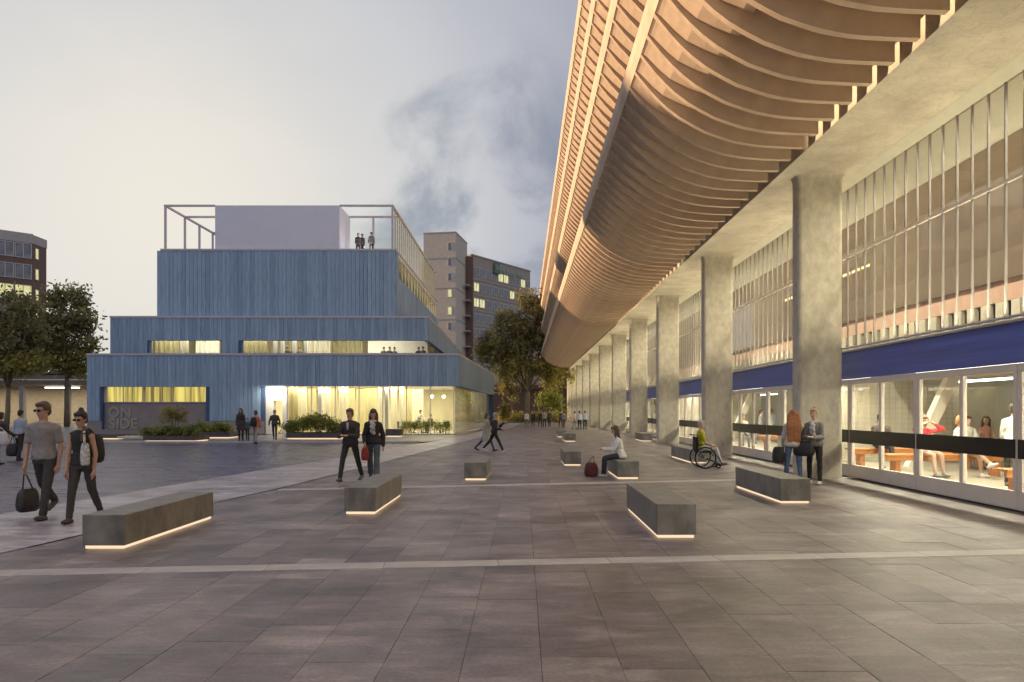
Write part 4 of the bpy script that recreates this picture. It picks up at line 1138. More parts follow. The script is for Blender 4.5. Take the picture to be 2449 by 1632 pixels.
# ================================================================== WOODEN BENCHES in the concourse
def wood_bench(label, x0, x1, y, zs):
    t = thing('wooden_bench', label, 'bench', ((x0+x1)/2, y, .012), 0, 'orange wooden benches inside the concourse')
    for k in range(4):
        g = MB(); g.bbox(x0,x1,y-.22+.115*k,y-.22+.115*k+.10,zs-.05,zs,.006); part('seat_slat', g, M['wood'], t)
    g = MB(); g.box(x0,x1,y-.20,y-.14,zs-.15,zs-.052); part('rail', g, M['wood'], t)
    n = max(2, int((x1-x0)/1.6))
    for k in range(n):
        xx = x0+.25+(x1-x0-.62)*k/(n-1); g = MB(); g.box(xx,xx+.12,y-.13,y+.13,.014,zs-.052); part('leg', g, M['wood'], t)
wood_bench('orange wooden bench behind the left door bay with the dark jacketed man', 8.75, 12.6, 18.7, .60)
wood_bench('orange wooden bench with the woman in red', 8.75, 14.2, 16.95, .55)
wood_bench('wooden bench at the right edge beyond the standing man', 8.9, 13.5, 13.0, .52)
wood_bench('orange wooden bench in the second bay behind the doors', 9.3, 13.0, 27.5, .62)
wood_bench('orange wooden bench seen past the wheelchair user', 9.3, 13.0, 36.5, .75)
# ================================================================== PEOPLE
PM = {}
def pm(name, col, rough=.8, var=.15, scale=14, bump=.25):
    k = (name, col)
    if k not in PM: PM[k] = material(name, col, rough, var, scale, 4, bump=bump, bscale=26)
    return PM[k]
SKIN = [(.50,.31,.22), (.40,.24,.17), (.58,.38,.29)]
M['skins'] = [material('skin_%s' % 'abc'[i], c, .5, .06, 9) for i, c in enumerate(SKIN)]
M['eye'] = material('dark_eye', (.03,.02,.02), .3, .1, 5)
M['lip'] = material('lip', (.36,.15,.13), .5, .1, 5)
M['lens'] = material('dark_lens', (.012,.011,.012), .12, .1, 5)
hair_col = {'brown': (.085,.050,.030), 'dark': (.028,.022,.020), 'red': (.34,.135,.050), 'blond': (.46,.33,.15), 'grey': (.36,.34,.33), 'ash': (.095,.066,.048)}
from mathutils import noise as mnoise
PENDING = []
def remeshed(name, mb, mat, parent, voxel, smooth=6, top=None):
    me = mb.mesh(name)
    o = link(name, me, mat, parent)
    if top: pass
    m = o.modifiers.new('r', 'REMESH'); m.mode = 'VOXEL'; m.voxel_size = voxel; m.use_smooth_shade = True
    if smooth:
        s = o.modifiers.new('s', 'SMOOTH'); s.iterations = smooth; s.factor = .5
    PENDING.append(o); return o
def rotz(a): return Matrix.Rotation(a, 3, 'Z')

def person(label, X, Y, face, h=1.75, z=0, lod=2, fem=False, sit=None, lean=4, twist=0,
           legL=(18,6), legR=(-14,14), spread=3, armL=(-8,6,12,4), armR=(10,6,14,4), head=(0,6), hair=('short','brown'),
           top=('shirt',(.30,.30,.30),'short'), legs=((.05,.05,.055),0), shoes=(.04,.035,.03), skin=0, glasses=False, group=None, build=1.0,
           scarf=None, coat=0, hands_to=None, tz=0):
    """face: heading in degrees, 0 looks at the camera, 90 to the picture's right. legs: (thigh pitch, knee bend). arms: (pitch, spread, elbow, forearm in)."""
    s = h/1.75
    vox = {2: .011, 1: .019, 0: .03}[lod]
    J = {}
    def dirp(pitch, lat=0.0):
        p, q = R(pitch), R(lat); return Vector((math.sin(q), -math.sin(p)*math.cos(q), -math.cos(p)*math.cos(q)))
    hw = .085
    for sd, (tp, kb) in ((1, legL), (-1, legR)):
        hip = Vector((sd*hw, 0, 0)); kn = hip + dirp(tp, sd*spread)*.43; an = kn + dirp(tp-kb, sd*spread*.4)*.41
        J[sd] = (hip, kn, an, tp-kb)
    if sit is None: rise = -min(J[1][2].z, J[-1][2].z) + .085
    else: rise = sit/s + .10
    up = Vector((0, -math.sin(R(lean)), math.cos(R(lean))))
    def T(v): return Vector((v.x*s, v.y*s, (v.z + rise)*s))
    chest = up*.40; neck0 = up*.50; hc = neck0 + Vector((0, -.012, 0)) + Vector((0, -math.sin(R(lean*.4)), 1))*.155
    bw = build*(.90 if fem else 1.0)
    hip_w = 1.04 if fem else .97
    ring = [(-.10,.125*hip_w,.095),(-.03,.165*hip_w,.118),(.04,.160*hip_w,.112),(.14,.130*bw,.096),(.24,.138*bw,.102),(.34,.155*bw,.112),(.41,.150*bw,.102),(.455,.112*bw,.085),(.495,.078*bw,.068),(.52,.060,.058)]
    if fem: ring[3] = (.14,.112,.088)
    tw = R(twist)
    def torso(m, infl, lo=-.10, hi=.515, flare=0.0):
        rr = []
        for zz, rx, ry in ring:
            if zz < lo - .001 or zz > hi + .001: continue
            c = up*zz if zz > 0 else Vector((0,0,zz))
            e = infl + (flare*max(0, (.14-zz)))
            rr.append((T(c), (rx+e)*s, (ry+e)*s))
        if lo < -.10: rr.insert(0, (T(Vector((0,0,lo))), (.160*hip_w+infl+flare*.3)*s, (.115+infl+flare*.25)*s))
        m.loft(rr, 16)
    sh = {}
    for sd, (ap, ab, eb, inn) in ((1, armL), (-1, armR)):
        so = up*.408 + Vector((sd*.163*bw, 0, 0)); so = rotz(tw) @ so
        el = so + dirp(ap, sd*ab)*.285; wr = el + dirp(ap+eb, -sd*inn)*.245; sh[sd] = (so, el, wr, dirp(ap+eb, -sd*inn))
    # ---------- body: one continuous surface
    b = MB()
    torso(b, 0)
    for sd in (1,-1):
        hip, kn, an, sp_ = J[sd]
        b.cap(T(hip), T(kn), .078*s*hip_w, .052*s); b.cap(T(kn), T(an), .053*s, .034*s)
        fd = Vector((0, -math.cos(R(max(-30,min(35,sp_*.55)))), -math.sin(R(-sp_*.55)) if False else math.sin(R(sp_*.55))*1.0))
        J[sd] += (fd,)
        b.cap(T(an - Vector((0,0,.045)) - fd*.03), T(an - Vector((0,0,.055)) + fd*.15), .036*s, .026*s)
        so, el, wr, dv = sh[sd]
        b.cap(T(so), T(el), .048*s*bw, .036*s); b.cap(T(el), T(wr), .037*s, .024*s)
        b.ell(T(so - up*.008), (.052*s*bw,.054*s,.050*s))
        b.cap(T(neck0 - up*.035), T(so), .046*s, .046*s*bw)
        # hand
        side = Vector((1,0,0)) if abs(dv.x) < .8 else Vector((0,1,0)); pn = dv.cross(side).normalized(); ac = dv.cross(pn).normalized()   # ac: across the palm
        # palm faces the thigh: across = forward direction
        fw = Vector((0,-1,0)); ac = (fw - dv*fw.dot(dv)); ac = ac.normalized() if ac.length > .1 else Vector((0,0,1)); inn_v = Vector((-sd,0,0)); inn_v = (inn_v - dv*inn_v.dot(dv)).normalized()
        if lod >= 1:
            pc = wr + dv*.045
            b.cap(T(wr + dv*.012), T(wr + dv*.075), .026*s, .030*s)
            for k, (o, ln) in enumerate(((.030,.062),(.011,.072),(-.009,.068),(-.028,.052))):
                k0 = wr + dv*.082 + ac*o; k1 = k0 + dv*ln*.55 + inn_v*.006; k2 = k1 + dv*ln*.40 + inn_v*.020
                b.cap(T(k0), T(k1), .0105*s, .0098*s, 8, 2); b.cap(T(k1), T(k2), .0098*s, .0085*s, 8, 2)
            t0 = wr + dv*.028 + ac*.026; t1 = t0 + dv*.035 + ac*.026 + inn_v*.008; t2 = t1 + dv*.034 + ac*.004 + inn_v*.010
            b.cap(T(t0), T(t1), .0125*s, .011*s, 8, 2); b.cap(T(t1), T(t2), .011*s, .009*s, 8, 2)
        else:
            b.cap(T(wr), T(wr + dv*.11), .028*s, .026*s); b.cap(T(wr + dv*.03), T(wr + dv*.07 + ac*.03), .015*s, .012*s)
    # neck and head
    hr = (Matrix.Rotation(R(head[0]), 3, 'Z') @ Matrix.Rotation(R(head[1]), 3, 'X'))
    def H(x, y, zz): return T(hc + hr @ Vector((x, y, zz)))
    b.cap(T(neck0 - up*.05), H(0,.01,-.05), .058*s*(.86 if fem else 1), .050*s*(.86 if fem else 1))
    b.ell(H(0,.012,.022), (.074*s,.092*s,.096*s), hr, 16, 12)
    b.ell(H(0,-.018,-.045), (.056*s,.062*s,.074*s), hr, 14, 10)
    b.cap(H(0,-.045,-.092), H(0,-.055,-.098), .026*s, .022*s)
    if lod >= 1:
        b.cap(H(0,-.076,.018), H(0,-.098,-.022), .010*s, .016*s, 8, 2)
        for e in (1,-1): b.ell(H(e*.074,.012,-.008), (.012*s,.022*s,.032*s), hr, 8, 6)
    p = remeshed('person', b, M['skins'][skin], None, vox, 5 if lod == 2 else 3)
    p.location = (X, Y, z + tz); p.rotation_euler = (0,0,R(face))
    tag(p, label, 'person', group)
    # ---------- face
    if lod >= 1:
        for e in (1,-1):
            g = MB(); g.ell(H(e*.030,-.080,.012), (.011*s,.007*s,.007*s), hr, 8, 6); link('eye', g.mesh('eye', True), M['eye'], p)
        g = MB(); g.ell(H(0,-.083,-.058), (.021*s,.006*s,.006*s), hr, 8, 6); link('mouth', g.mesh('mouth', True), M['lip'], p)
        if glasses:
            g = MB()
            for e in (1,-1): g.ell(H(e*.033,-.088,.012), (.029*s,.010*s,.021*s), hr, 12, 8); g.cap(H(e*.058,-.078,.016), H(e*.078,.01,.012), .004*s, .004*s, 6, 1)
            g.cap(H(-.012,-.094,.016), H(.012,-.094,.016), .004*s, .004*s, 6, 1)
            link('sunglasses', g.mesh('sunglasses', True), M['lens'], p)
    # ---------- hair or hat
    kind, hc_ = hair
    hm = pm('hair_' + hc_, hair_col[hc_], .55, .35, 30, .5) if hc_ in hair_col else None
    g = MB()
    if kind in ('short','long','bun','bob','bang'):
        g.ell(H(0,.028,.040), (.084*s,.094*s,.094*s), hr, 16, 10)
        g.ell(H(0,-.030,.088), (.066*s,.056*s,.036*s), hr, 12, 8)
        g.ell(H(0,.062,-.015), (.070*s,.050*s,.078*s), hr, 12, 8)
        for e in (1,-1): g.ell(H(e*.074,.012,.030), (.014*s,.040*s,.048*s), hr, 8, 6)
    if kind == 'bang': g.ell(H(0,-.070,.062), (.062*s,.026*s,.036*s), hr, 12, 8)
    if kind in ('long','bang'):
        for e in (-.066,-.03,.03,.066):
            g.cap(H(e,.055,.0), T(neck0 + Vector((e*1.35, .085, -.14 - .04*(abs(e) < .05)))), .046*s, .030*s, 8, 2)
        for e in (1,-1): g.cap(H(e*.074,.01,.0), T(neck0 + Vector((e*.100, -.035, -.10))), .026*s, .020*s, 8, 2)
    if kind == 'verylong':
        g.ell(H(0,.020,.036), (.092*s,.104*s,.100*s), hr, 16, 10)
        for e in (-.088,-.052,-.018,.018,.052,.088):
            g.cap(H(e,.060,.0), T(neck0 + Vector((e*1.25, .135, -.12))), .056*s, .056*s, 10, 2)
            g.cap(T(neck0 + Vector((e*1.25, .135, -.12))), T(neck0 + Vector((e*1.35, .150, -.42 - .06*rng.random()))), .056*s, .026*s, 10, 2)
    if kind == 'bob':
        for e in (1,-1): g.cap(H(e*.072,.02,.02), H(e*.070,.015,-.085), .030*s, .026*s, 8, 2)
        g.cap(H(0,.07,0), H(0,.065,-.09), .06*s, .05*s, 8, 2)
    if kind == 'bun': g.ell(H(0,.055,.135), (.040*s,.040*s,.038*s), hr, 10, 8)
    if kind == 'beanie':
        g.ell(H(0,.018,.050), (.090*s,.104*s,.088*s), hr, 16, 10); g.ell(H(0,.040,.015), (.084*s,.084*s,.075*s), hr, 12, 8); hm = pm('knit_hat', (.10,.085,.075), .9)
    if kind == 'headband':
        pass
    if g.v:
        nm = 'hat' if kind == 'beanie' else 'hair'
        if lod: remeshed(nm, g, hm, p, max(vox*.9,.010), 2)
        else: link(nm, g.mesh(nm, True), hm, p)
    # ---------- top
    style, tcol, sleeve = top
    infl = {'shirt': .010, 'vest': .009, 'jacket': .019, 'coat': .024}[style]
    g = MB()
    lo = -.16 if style == 'coat' else (-.07 if style == 'jacket' else -.045)
    rings_lo = lo
    torso(g, infl, -.035 if lo > -.1 else lo, .50, .10 if style in ('jacket','coat') else .03)
    if lo > -.1: g.loft([(T(Vector((0,0,lo))), (.166*hip_w+infl)*s, (.118+infl)*s), (T(Vector((0,0,0))), (.163*hip_w+infl)*s, (.116+infl)*s), (T(up*.14), (.14+infl)*s, (.10+infl)*s)], 16)
    if coat:      # long coat skirt
        for q in range(1): g.loft([(T(Vector((0,.02,-coat))), .235*s, .20*s), (T(Vector((0,.01,-.12))), .205*s, .165*s), (T(up*.12), (.14+infl)*s, (.11+infl)*s)], 16)
    for sd in (1,-1):
        so, el, wr, dv = sh[sd]
        g.cap(T(neck0 - up*.045), T(so.lerp(neck0, .12)), (.046+infl)*s, (.044*bw+infl)*s)
        if sleeve == 'none': g.ell(T(so - Vector((sd*.05,0,0))), (.05*s,.066*s,.066*s)); continue
        g.ell(T(so - up*.008), ((.052*bw+infl)*s,(.054+infl)*s,(.050+infl)*s))
        if sleeve == 'short': e = so.lerp(el,.72); g.cap(T(so), T(e), (.046+infl)*s, (.046+infl)*s, 12, 1)
        else: g.cap(T(so), T(el), (.046+infl)*s, (.038+infl)*s, 12); g.cap(T(el), T(el.lerp(wr,.97)), (.039+infl)*s, (.027+infl)*s, 12, 2)
    if style in ('jacket','coat'): g.cap(T(neck0 - up*.045), T(neck0 - up*.01 + Vector((0,.012,0))), (.080)*s, (.074)*s, 12, 1)
    tn = {'shirt': 'shirt', 'vest': 'vest', 'jacket': 'jacket', 'coat': 'coat'}[style]
    if lod: remeshed(tn, g, pm(tn + '_cloth', tcol), p, vox*1.05, 4)
    else: remeshed(tn, g, pm(tn + '_cloth', tcol), p, vox, 2)
    if style == 'jacket' and scarf is None and lod == 2:
        pass
    if scarf:
        g = MB(); g.torus(T(neck0 - up*.01), up, .072*s, .034*s, 18, 8)
        for q in range(5): g.cap(T(up*(.44-.045*q) + Vector((-.02+.02*(q%2), -.125-.012*q*(q<3), 0))), T(up*(.40-.05*q) + Vector((.025-.02*(q%2), -.135-.010*q*(q<3), 0))), .052*s, .046*s, 10, 2)
        remeshed('scarf', g, pm('scarf_cloth', scarf, .9, .3, 18, .4), p, vox, 3)
    # ---------- trousers
    lcol, flare = legs
    g = MB()
    g.loft([(T(Vector((0,0,-.11))), (.135*hip_w)*s, .108*s), (T(Vector((0,0,-.03))), (.175*hip_w)*s, .127*s), (T(Vector((0,0,.05))), (.166*hip_w)*s, .119*s)], 16)
    for sd in (1,-1):
        hip, kn, an = J[sd][:3]
        g.cap(T(hip), T(kn), .090*s*hip_w, (.062+flare*.3)*s, 12); g.cap(T(kn), T(an + (an-kn)*.02), (.062+flare*.3)*s, (.047+flare)*s, 12, 1)
    remeshed('trousers', g, pm('trouser_cloth', lcol, .85, .18, 10, .3), p, vox*1.05 if lod else vox, 4 if lod else 2)
    # ---------- shoes
    for sd in (1,-1):
        an, fd = J[sd][2], J[sd][4]
        g = MB(); lo_ = Vector((0,0,-.052))
        g.cap(T(an + lo_ - fd*.045), T(an + lo_ + fd*.06), .041*s, .043*s, 10, 3); g.cap(T(an + lo_ + fd*.06), T(an + lo_ + Vector((0,0,-.006)) + fd*.165), .043*s, .030*s, 10, 3)
        g.cap(T(an + Vector((0,0,.01))), T(an + lo_), .042*s, .044*s, 10, 2)
        if lod: remeshed('shoe', g, pm('shoe_leather', shoes, .5, .1, 8, .1), p, max(vox,.012), 2)
        else: link('shoe', g.mesh('shoe', True), pm('shoe_leather', shoes, .5, .1, 8, .1), p)
    info = {'T': lambda v: p.matrix_world_calc @ T(v) if False else (rotz(R(face)) @ T(v)) + Vector(p.location), 'sh': sh, 'up': up, 'neck': neck0, 's': s, 'obj': p, 'hip': Vector((0,0,0))}
    return info

def hand_point(i, sd): so, el, wr, dv = i['sh'][sd]; return i['T'](wr + dv*.09)
def soft_bag(name, label, cat, c, size, mat, handle_to=None, rz=0, voxel=.02, strap_r=.010, straps=None):
    """soft bag: a bulging body with a strap or handles"""
    c = Vector(c); t = thing(name, label, cat, c - Vector((0,0,size[2]/2)), 0)
    g = MB(); hx, hy, hz = size[0]/2, size[1]/2, size[2]/2; rm = rotz(rz)
    rings = []
    for f, k in ((-1,.72),(-.85,.95),(-.4,1.04),(.2,.98),(.7,.86),(1,.62)): rings.append(((0,0,f*hz), hx*k, hy*k))
    n = 16; vs = []; fs = []
    for cc, rx, ry in rings:
        for k in range(n):
            a = 2*math.pi*k/n; ca, sa = math.cos(a), math.sin(a)
            v = Vector((rx*math.copysign(abs(ca)**.55, ca), ry*math.copysign(abs(sa)**.55, sa), cc[2])); vs.append(c + rm @ v)
    for i in range(len(rings)-1):
        for k in range(n): fs.append((i*n+k, i*n+(k+1)%n, (i+1)*n+(k+1)%n, (i+1)*n+k))
    fs += [tuple(range(n-1,-1,-1)), tuple((len(rings)-1)*n+k for k in range(n))]
    g.add(vs, fs); o = part('bag_body', g, mat, t, True)
    if handle_to is not None:
        hp = Vector(handle_to); g = MB()
        for e in (-1,1):
            a = c + rm @ Vector((e*hx*.5, 0, hz*.95)); g.tube([a, a.lerp(hp,.6) + Vector((0,0,.01)), hp], strap_r, 6)
        part('handle', g, mat, t, True)
    if straps:
        g = MB()
        for st in straps: g.tube(st, strap_r*1.6, 6)
        part('strap', g, mat, t, True)
    return t

BLK = (.016,.015,.016)
# ---- foreground left pair
a = person('man in grey t-shirt and sunglasses walking with a dark bag', px(107,10.4), 10.4, 6, 1.83, legL=(20,4), legR=(-20,30), armL=(-10,8,18,4), armR=(6,7,8,2), head=(-22,10), hair=('short','ash'),
           top=('shirt',(.27,.255,.25),'short'), legs=((.050,.047,.046),.004), shoes=(.06,.055,.05), glasses=True, build=1.05)
hp = hand_point(a, -1); soft_bag('holdall', 'dark leather holdall hanging from the hand of the man in grey', 'bag', hp + Vector((-.02,.10,-.44)), (.30,.16,.34), pm('bag_leather', (.035,.030,.028), .45, .4, 9, .5), hp, R(70))
hp = hand_point(a, 1)
b_ = person('woman in sleeveless black top and sunglasses walking beside the man', px(197,10.05), 10.05, 4, 1.66, fem=True, legL=(-12,22), legR=(14,4), armL=(-4,10,10,2), armR=(8,5,6,2), head=(-8,16), hair=('bun','dark'),
            top=('vest',(.030,.026,.026),'none'), legs=((.055,.050,.047),0), shoes=(.07,.06,.055), glasses=True, spread=1)
T = b_['T']; up = b_['up']
soft_bag('floral_scarf_bag', 'white flower patterned cloth bag worn at the hip of the woman in black', 'bag', T(Vector((.12,-.150,.13))), (.115,.07,.32), pm('floral_cloth', (.52,.50,.50), .85, .55, 26, .2), None, R(10),
         straps=[[T(up*.47 + Vector((.10,-.10,0))), T(up*.36 + Vector((.13,-.165,0))), T(Vector((.12,-.165,.26)))]])
soft_bag('backpack', 'black backpack on the back of the woman in black', 'bag', T(Vector((.06,.18,.20))), (.30,.16,.42), pm('bag_nylon', (.02,.02,.022), .7, .3, 9, .4), None, 0,
         straps=[[T(up*.42 + Vector((.12,.13,0))), T(up*.51 + Vector((.115,.0,0))), T(up*.44 + Vector((.11,-.125,0))), T(up*.24 + Vector((.13,-.10,0))), T(up*.20 + Vector((.13,.10,0)))]])
tail = MB(); tail.cap(T(up*.52 + Vector((.085,-.06,0))), T(up*.34 + Vector((.075,-.145,0))), .034, .018, 8, 2)
o = tail.mesh('ponytail', True); q = link('ponytail', o, pm('hair_brown', hair_col['ash'], .55, .35, 30, .5), b_['obj']); q.matrix_parent_inverse = (Matrix.Translation(b_['obj'].location) @ Matrix.Rotation(R(4),4,'Z')).inverted()
# ---- far left figures
person('man in pale blue shirt seen from behind at the left edge', px(47,22.5), 22.5, 170, 1.68, lod=1, legL=(8,4), legR=(-8,8), armL=(4,14,10,0), armR=(4,14,10,0), hair=('short','dark'), top=('shirt',(.36,.42,.52),'long'), legs=((.035,.033,.036),.01), build=1.12)
sb = person('person in dark clothes at the left edge cut by the frame', px(-6,20.5), 20.5, 160, 1.62, lod=1, lean=10, legL=(10,6), legR=(-10,10), armL=(25,10,30,0), armR=(25,10,30,0), hair=('bob','dark'), top=('jacket',(.05,.05,.055),'long'), legs=((.04,.04,.045),.006))
soft_bag('shopping_bag', 'white shopping bag hanging at the left edge of the picture', 'bag', (px(4,20.2), 20.2, .80), (.34,.16,.40), pm('paper_bag', (.62,.60,.58), .7, .08, 5, .1), hand_point(sb, -1) if False else (px(2,20.2), 20.2, 1.12))
soft_bag('dark_bag', 'dark bag carried low beside the man in the pale blue shirt', 'bag', (px(30,22.4), 22.4, .34), (.34,.22,.40), pm('bag_nylon', (.03,.03,.034), .7, .3, 9, .4), (px(31,22.4), 22.4, .82))
# ---- middle couple
c1_ = person('man in dark jacket walking with hands together beside the woman in a scarf', px(838,15.95), 15.95, -8, 1.74, legL=(-17,12), legR=(19,4), armL=(22,10,72,34), armR=(20,10,76,34), head=(-10,12), hair=('short','ash'),
             top=('jacket',(.038,.034,.036),'long'), legs=((.030,.030,.034),.003), shoes=(.12,.11,.105), build=1.06, spread=6)
g = MB(); Tm = c1_['T']; g.cap(Tm(c1_['up']*.44+Vector((0,-.135,0))), Tm(c1_['up']*.30+Vector((0,-.145,0))), .028,.020, 8, 2); q = link('shirt_front', g.mesh('shirt_front', True), pm('shirt_white', (.50,.50,.52)), c1_['obj']); q.matrix_parent_inverse = (Matrix.Translation(c1_['obj'].location) @ Matrix.Rotation(R(-8),4,'Z')).inverted()
c2_ = person('woman with long brown hair, white scarf and jeans walking in the middle', px(893,16.3), 16.3, 6, 1.72, fem=True, legL=(16,3), legR=(-14,18), armL=(-16,16,14,0), armR=(12,12,40,8), head=(-4,4), hair=('bang','brown'),
             top=('jacket',(.032,.028,.034),'long'), legs=((.085,.105,.135),.026), shoes=(.05,.045,.04), scarf=(.52,.50,.49), spread=1)
soft_bag('red_bag', 'small red bag carried between the walking couple', 'bag', hand_point(c2_, -1) + Vector((0,.02,-.20)), (.17,.12,.30), pm('red_leather', (.28,.020,.030), .5, .15, 8, .2), hand_point(c2_, -1), R(60))
# ---- people in front of the entrance
person('woman in long dark coat by the blue wall', px(576,35.3), 35.3, 5, 1.74, z=.05, lod=1, fem=True, legL=(8,4), legR=(-8,6), hair=('long','ash'), top=('coat',(.045,.038,.038),'long'), coat=.34, legs=((.03,.028,.03),0))
person('small child in green between the two adults by the blue wall', px(592,36.2), 36.2, 0, 1.22, z=.05, lod=1, legL=(8,4), legR=(-8,6), hair=('short','ash'), top=('shirt',(.06,.16,.15),'long'), legs=((.05,.05,.06),0))
i_ = person('person in salmon jacket with a black rucksack seen from behind', px(611,34.0), 34.0, 175, 1.68, z=0, lod=1, fem=True, legL=(10,4), legR=(-10,8), armR=(4,12,20,0), armL=(4,12,20,0), hair=('bob','brown'), top=('jacket',(.52,.20,.155),'long'), legs=((.32,.30,.29),.004))
soft_bag('rucksack', 'black rucksack on the salmon jacket', 'bag', i_['T'](Vector((0,.20,.20))), (.30,.18,.44), pm('bag_nylon', (.02,.02,.022), .7, .3, 9, .4))
person('man in dark jacket walking out of the bright doorway', px(657,37.6), 37.6, 6, 1.66, z=.05, lod=1, legL=(14,4), legR=(-12,14), armL=(-12,16,20,0), armR=(10,16,22,0), hair=('short','dark'), top=('jacket',(.075,.060,.055),'long'), legs=((.05,.055,.075),0), build=1.15)
# ---- pair crossing to the right
person('woman in pale long coat walking right', px(1163,27.6), 27.6, 80, 1.60, lod=1, fem=True, legL=(24,4), legR=(-22,22), armL=(15,8,20,4), armR=(-12,8,14,4), hair=('bob','ash'), top=('coat',(.40,.37,.35),'long'), coat=.42, legs=((.07,.08,.13),0))
j_ = person('person with pale hair in dark clothes striding right beside the pale coat', px(1182,27.0), 27.0, 85, 1.66, lod=1, legL=(-26,18), legR=(28,4), armL=(40,14,95,20), armR=(10,8,70,10), hair=('short','grey'), top=('jacket',(.03,.028,.032),'long'), legs=((.018,.017,.02),0), shoes=(.55,.52,.5), scarf=(.42,.38,.30))
# ---- seated woman
person('woman in white jacket sitting on the end of a stone bench reading', 2.40, 17.1, -88, 1.66, lod=2, fem=True, sit=.415, lean=14, legL=(82,80), legR=(76,72), armL=(30,6,62,22), armR=(28,6,66,22), head=(0,24), hair=('long','brown'),
       top=('jacket',(.68,.66,.64),'long'), legs=((.035,.036,.050),0), shoes=(.62,.58,.56), spread=2)
soft_bag('red_rucksack', 'dark red rucksack on the ground at the feet of the seated woman', 'bag', (1.66, 16.95, .17), (.32,.22,.34), pm('red_canvas', (.085,.020,.022), .8, .4, 9, .5), (1.72,17.0,.50), R(20))
# ---- wheelchair
wx, wy = 5.02, 19.45
wc = thing('wheelchair', 'black wheelchair with large spoked wheels rolling right', 'wheelchair', (wx, wy, 0))
M['rubber'] = material('black_rubber', (.015,.015,.016), .8, .2, 5); M['steel'] = material('grey_steel', (.45,.45,.46), .3, .05, 5, metal=.8)
for sy in (-.29, .29):
    g = MB(); g.torus((wx, wy+sy, .305), (0,1,0), .285, .020, 32, 8); wo = part('wheel', g, M['rubber'], wc, True)
    g = MB(); g.torus((wx, wy+sy*1.10, .305), (0,1,0), .245, .010, 32, 6); part('push_rim', g, M['steel'], wo, True)
    g = MB()
    for k in range(12):
        aa = 2*math.pi*k/12; g.tube([(wx, wy+sy, .305), (wx+.27*math.cos(aa), wy+sy, .305+.27*math.sin(aa))], .0028, 4)
    g.cap((wx,wy+sy-.03,.305),(wx,wy+sy+.03,.305),.03,.03,10,1); part('spokes', g, M['steel'], wo)
    g = MB(); g.torus((wx+.38, wy+sy*.75, .075), (0,1,0), .052, .022, 16, 6); part('caster', g, M['rubber'], wc, True)
    g = MB(); g.tube([(wx-.20,wy+sy*.72,.92),(wx-.18,wy+sy*.72,.46),(wx+.22,wy+sy*.72,.45),(wx+.40,wy+sy*.72,.30),(wx+.50,wy+sy*.60,.12)], .013, 8)
    g.tube([(wx-.18,wy+sy*.72,.46),(wx+.0,wy+sy*.80,.305),(wx+.36,wy+sy*.75,.16)], .012, 8); g.tube([(wx-.20,wy+sy*.72,.92),(wx-.32,wy+sy*.72,.94)], .015, 8)
    g.tube([(wx-.18,wy+sy*.78,.66),(wx+.16,wy+sy*.78,.66),(wx+.20,wy+sy*.75,.46)], .012, 8)
    part('frame', g, M['rubber'], wc, True)
    g = MB(); g.bbox(wx+.44, wx+.60, wy+(.03 if sy > 0 else -.17), wy+(.17 if sy > 0 else -.03), .10, .125, .005); part('footrest', g, M['rubber'], wc)
g = MB(); g.bbox(wx-.19, wx+.24, wy-.2, wy+.2, .44, .485, .012); part('seat', g, M['rubber'], wc)
g = MB(); g.bbox(wx-.235, wx-.195, wy-.2, wy+.2, .50, .88, .012); part('backrest', g, M['rubber'], wc)
person('grey haired person in yellow top sitting in the wheelchair', wx-.07, wy, 88, 1.70, lod=2, sit=.485, lean=2, legL=(84,70), legR=(84,66), armL=(18,10,55,14), armR=(18,10,50,14), head=(0,4), hair=('short','grey'),
       top=('shirt',(.44,.40,.025),'short'), legs=((.58,.57,.60),.006), shoes=(.05,.05,.055), spread=4)
# ---- two women by the first column
d1 = person('woman with very long red hair and cream jumper seen from behind by the first column', px(1897,15.4), 15.4, 168, 1.67, fem=True, legL=(4,2), legR=(-4,4), armL=(6,12,30,6), armR=(4,14,24,2), head=(8,2), hair=('verylong','red'),
            top=('jacket',(.58,.52,.45),'long'), legs=((.075,.12,.23),.004), shoes=(.05,.04,.035), spread=6)
hp = hand_point(d1, 1); soft_bag('black_case', 'black upright carrier bag held by the red haired woman', 'bag', (px(1862,15.5), 15.5, .62), (.20,.30,.36), pm('bag_nylon', (.02,.02,.022), .7, .3, 9, .4), hp, R(10))
d2 = person('woman with blond top knot, grey scarf and black leggings facing the red haired woman', px(1948,15.25), 15.25, -38, 1.70, fem=True, legL=(6,2), legR=(-6,4), armL=(14,8,78,30), armR=(8,10,86,34), head=(-6,4), hair=('bun','blond'),
            top=('jacket',(.20,.19,.18),'long'), legs=((.016,.015,.017),0), shoes=(.50,.48,.47), scarf=(.46,.45,.46), spread=5, skin=2)
soft_bag('black_handbag', 'large black handbag hanging at the hip of the woman with the top knot', 'bag', d2['T'](Vector((-.20,-.10,-.12))), (.44,.20,.34), pm('bag_leather2', (.020,.018,.019), .5, .3, 8, .3), d2['T'](d2['up']*.40 + Vector((-.19,-.02,0))), R(-38))
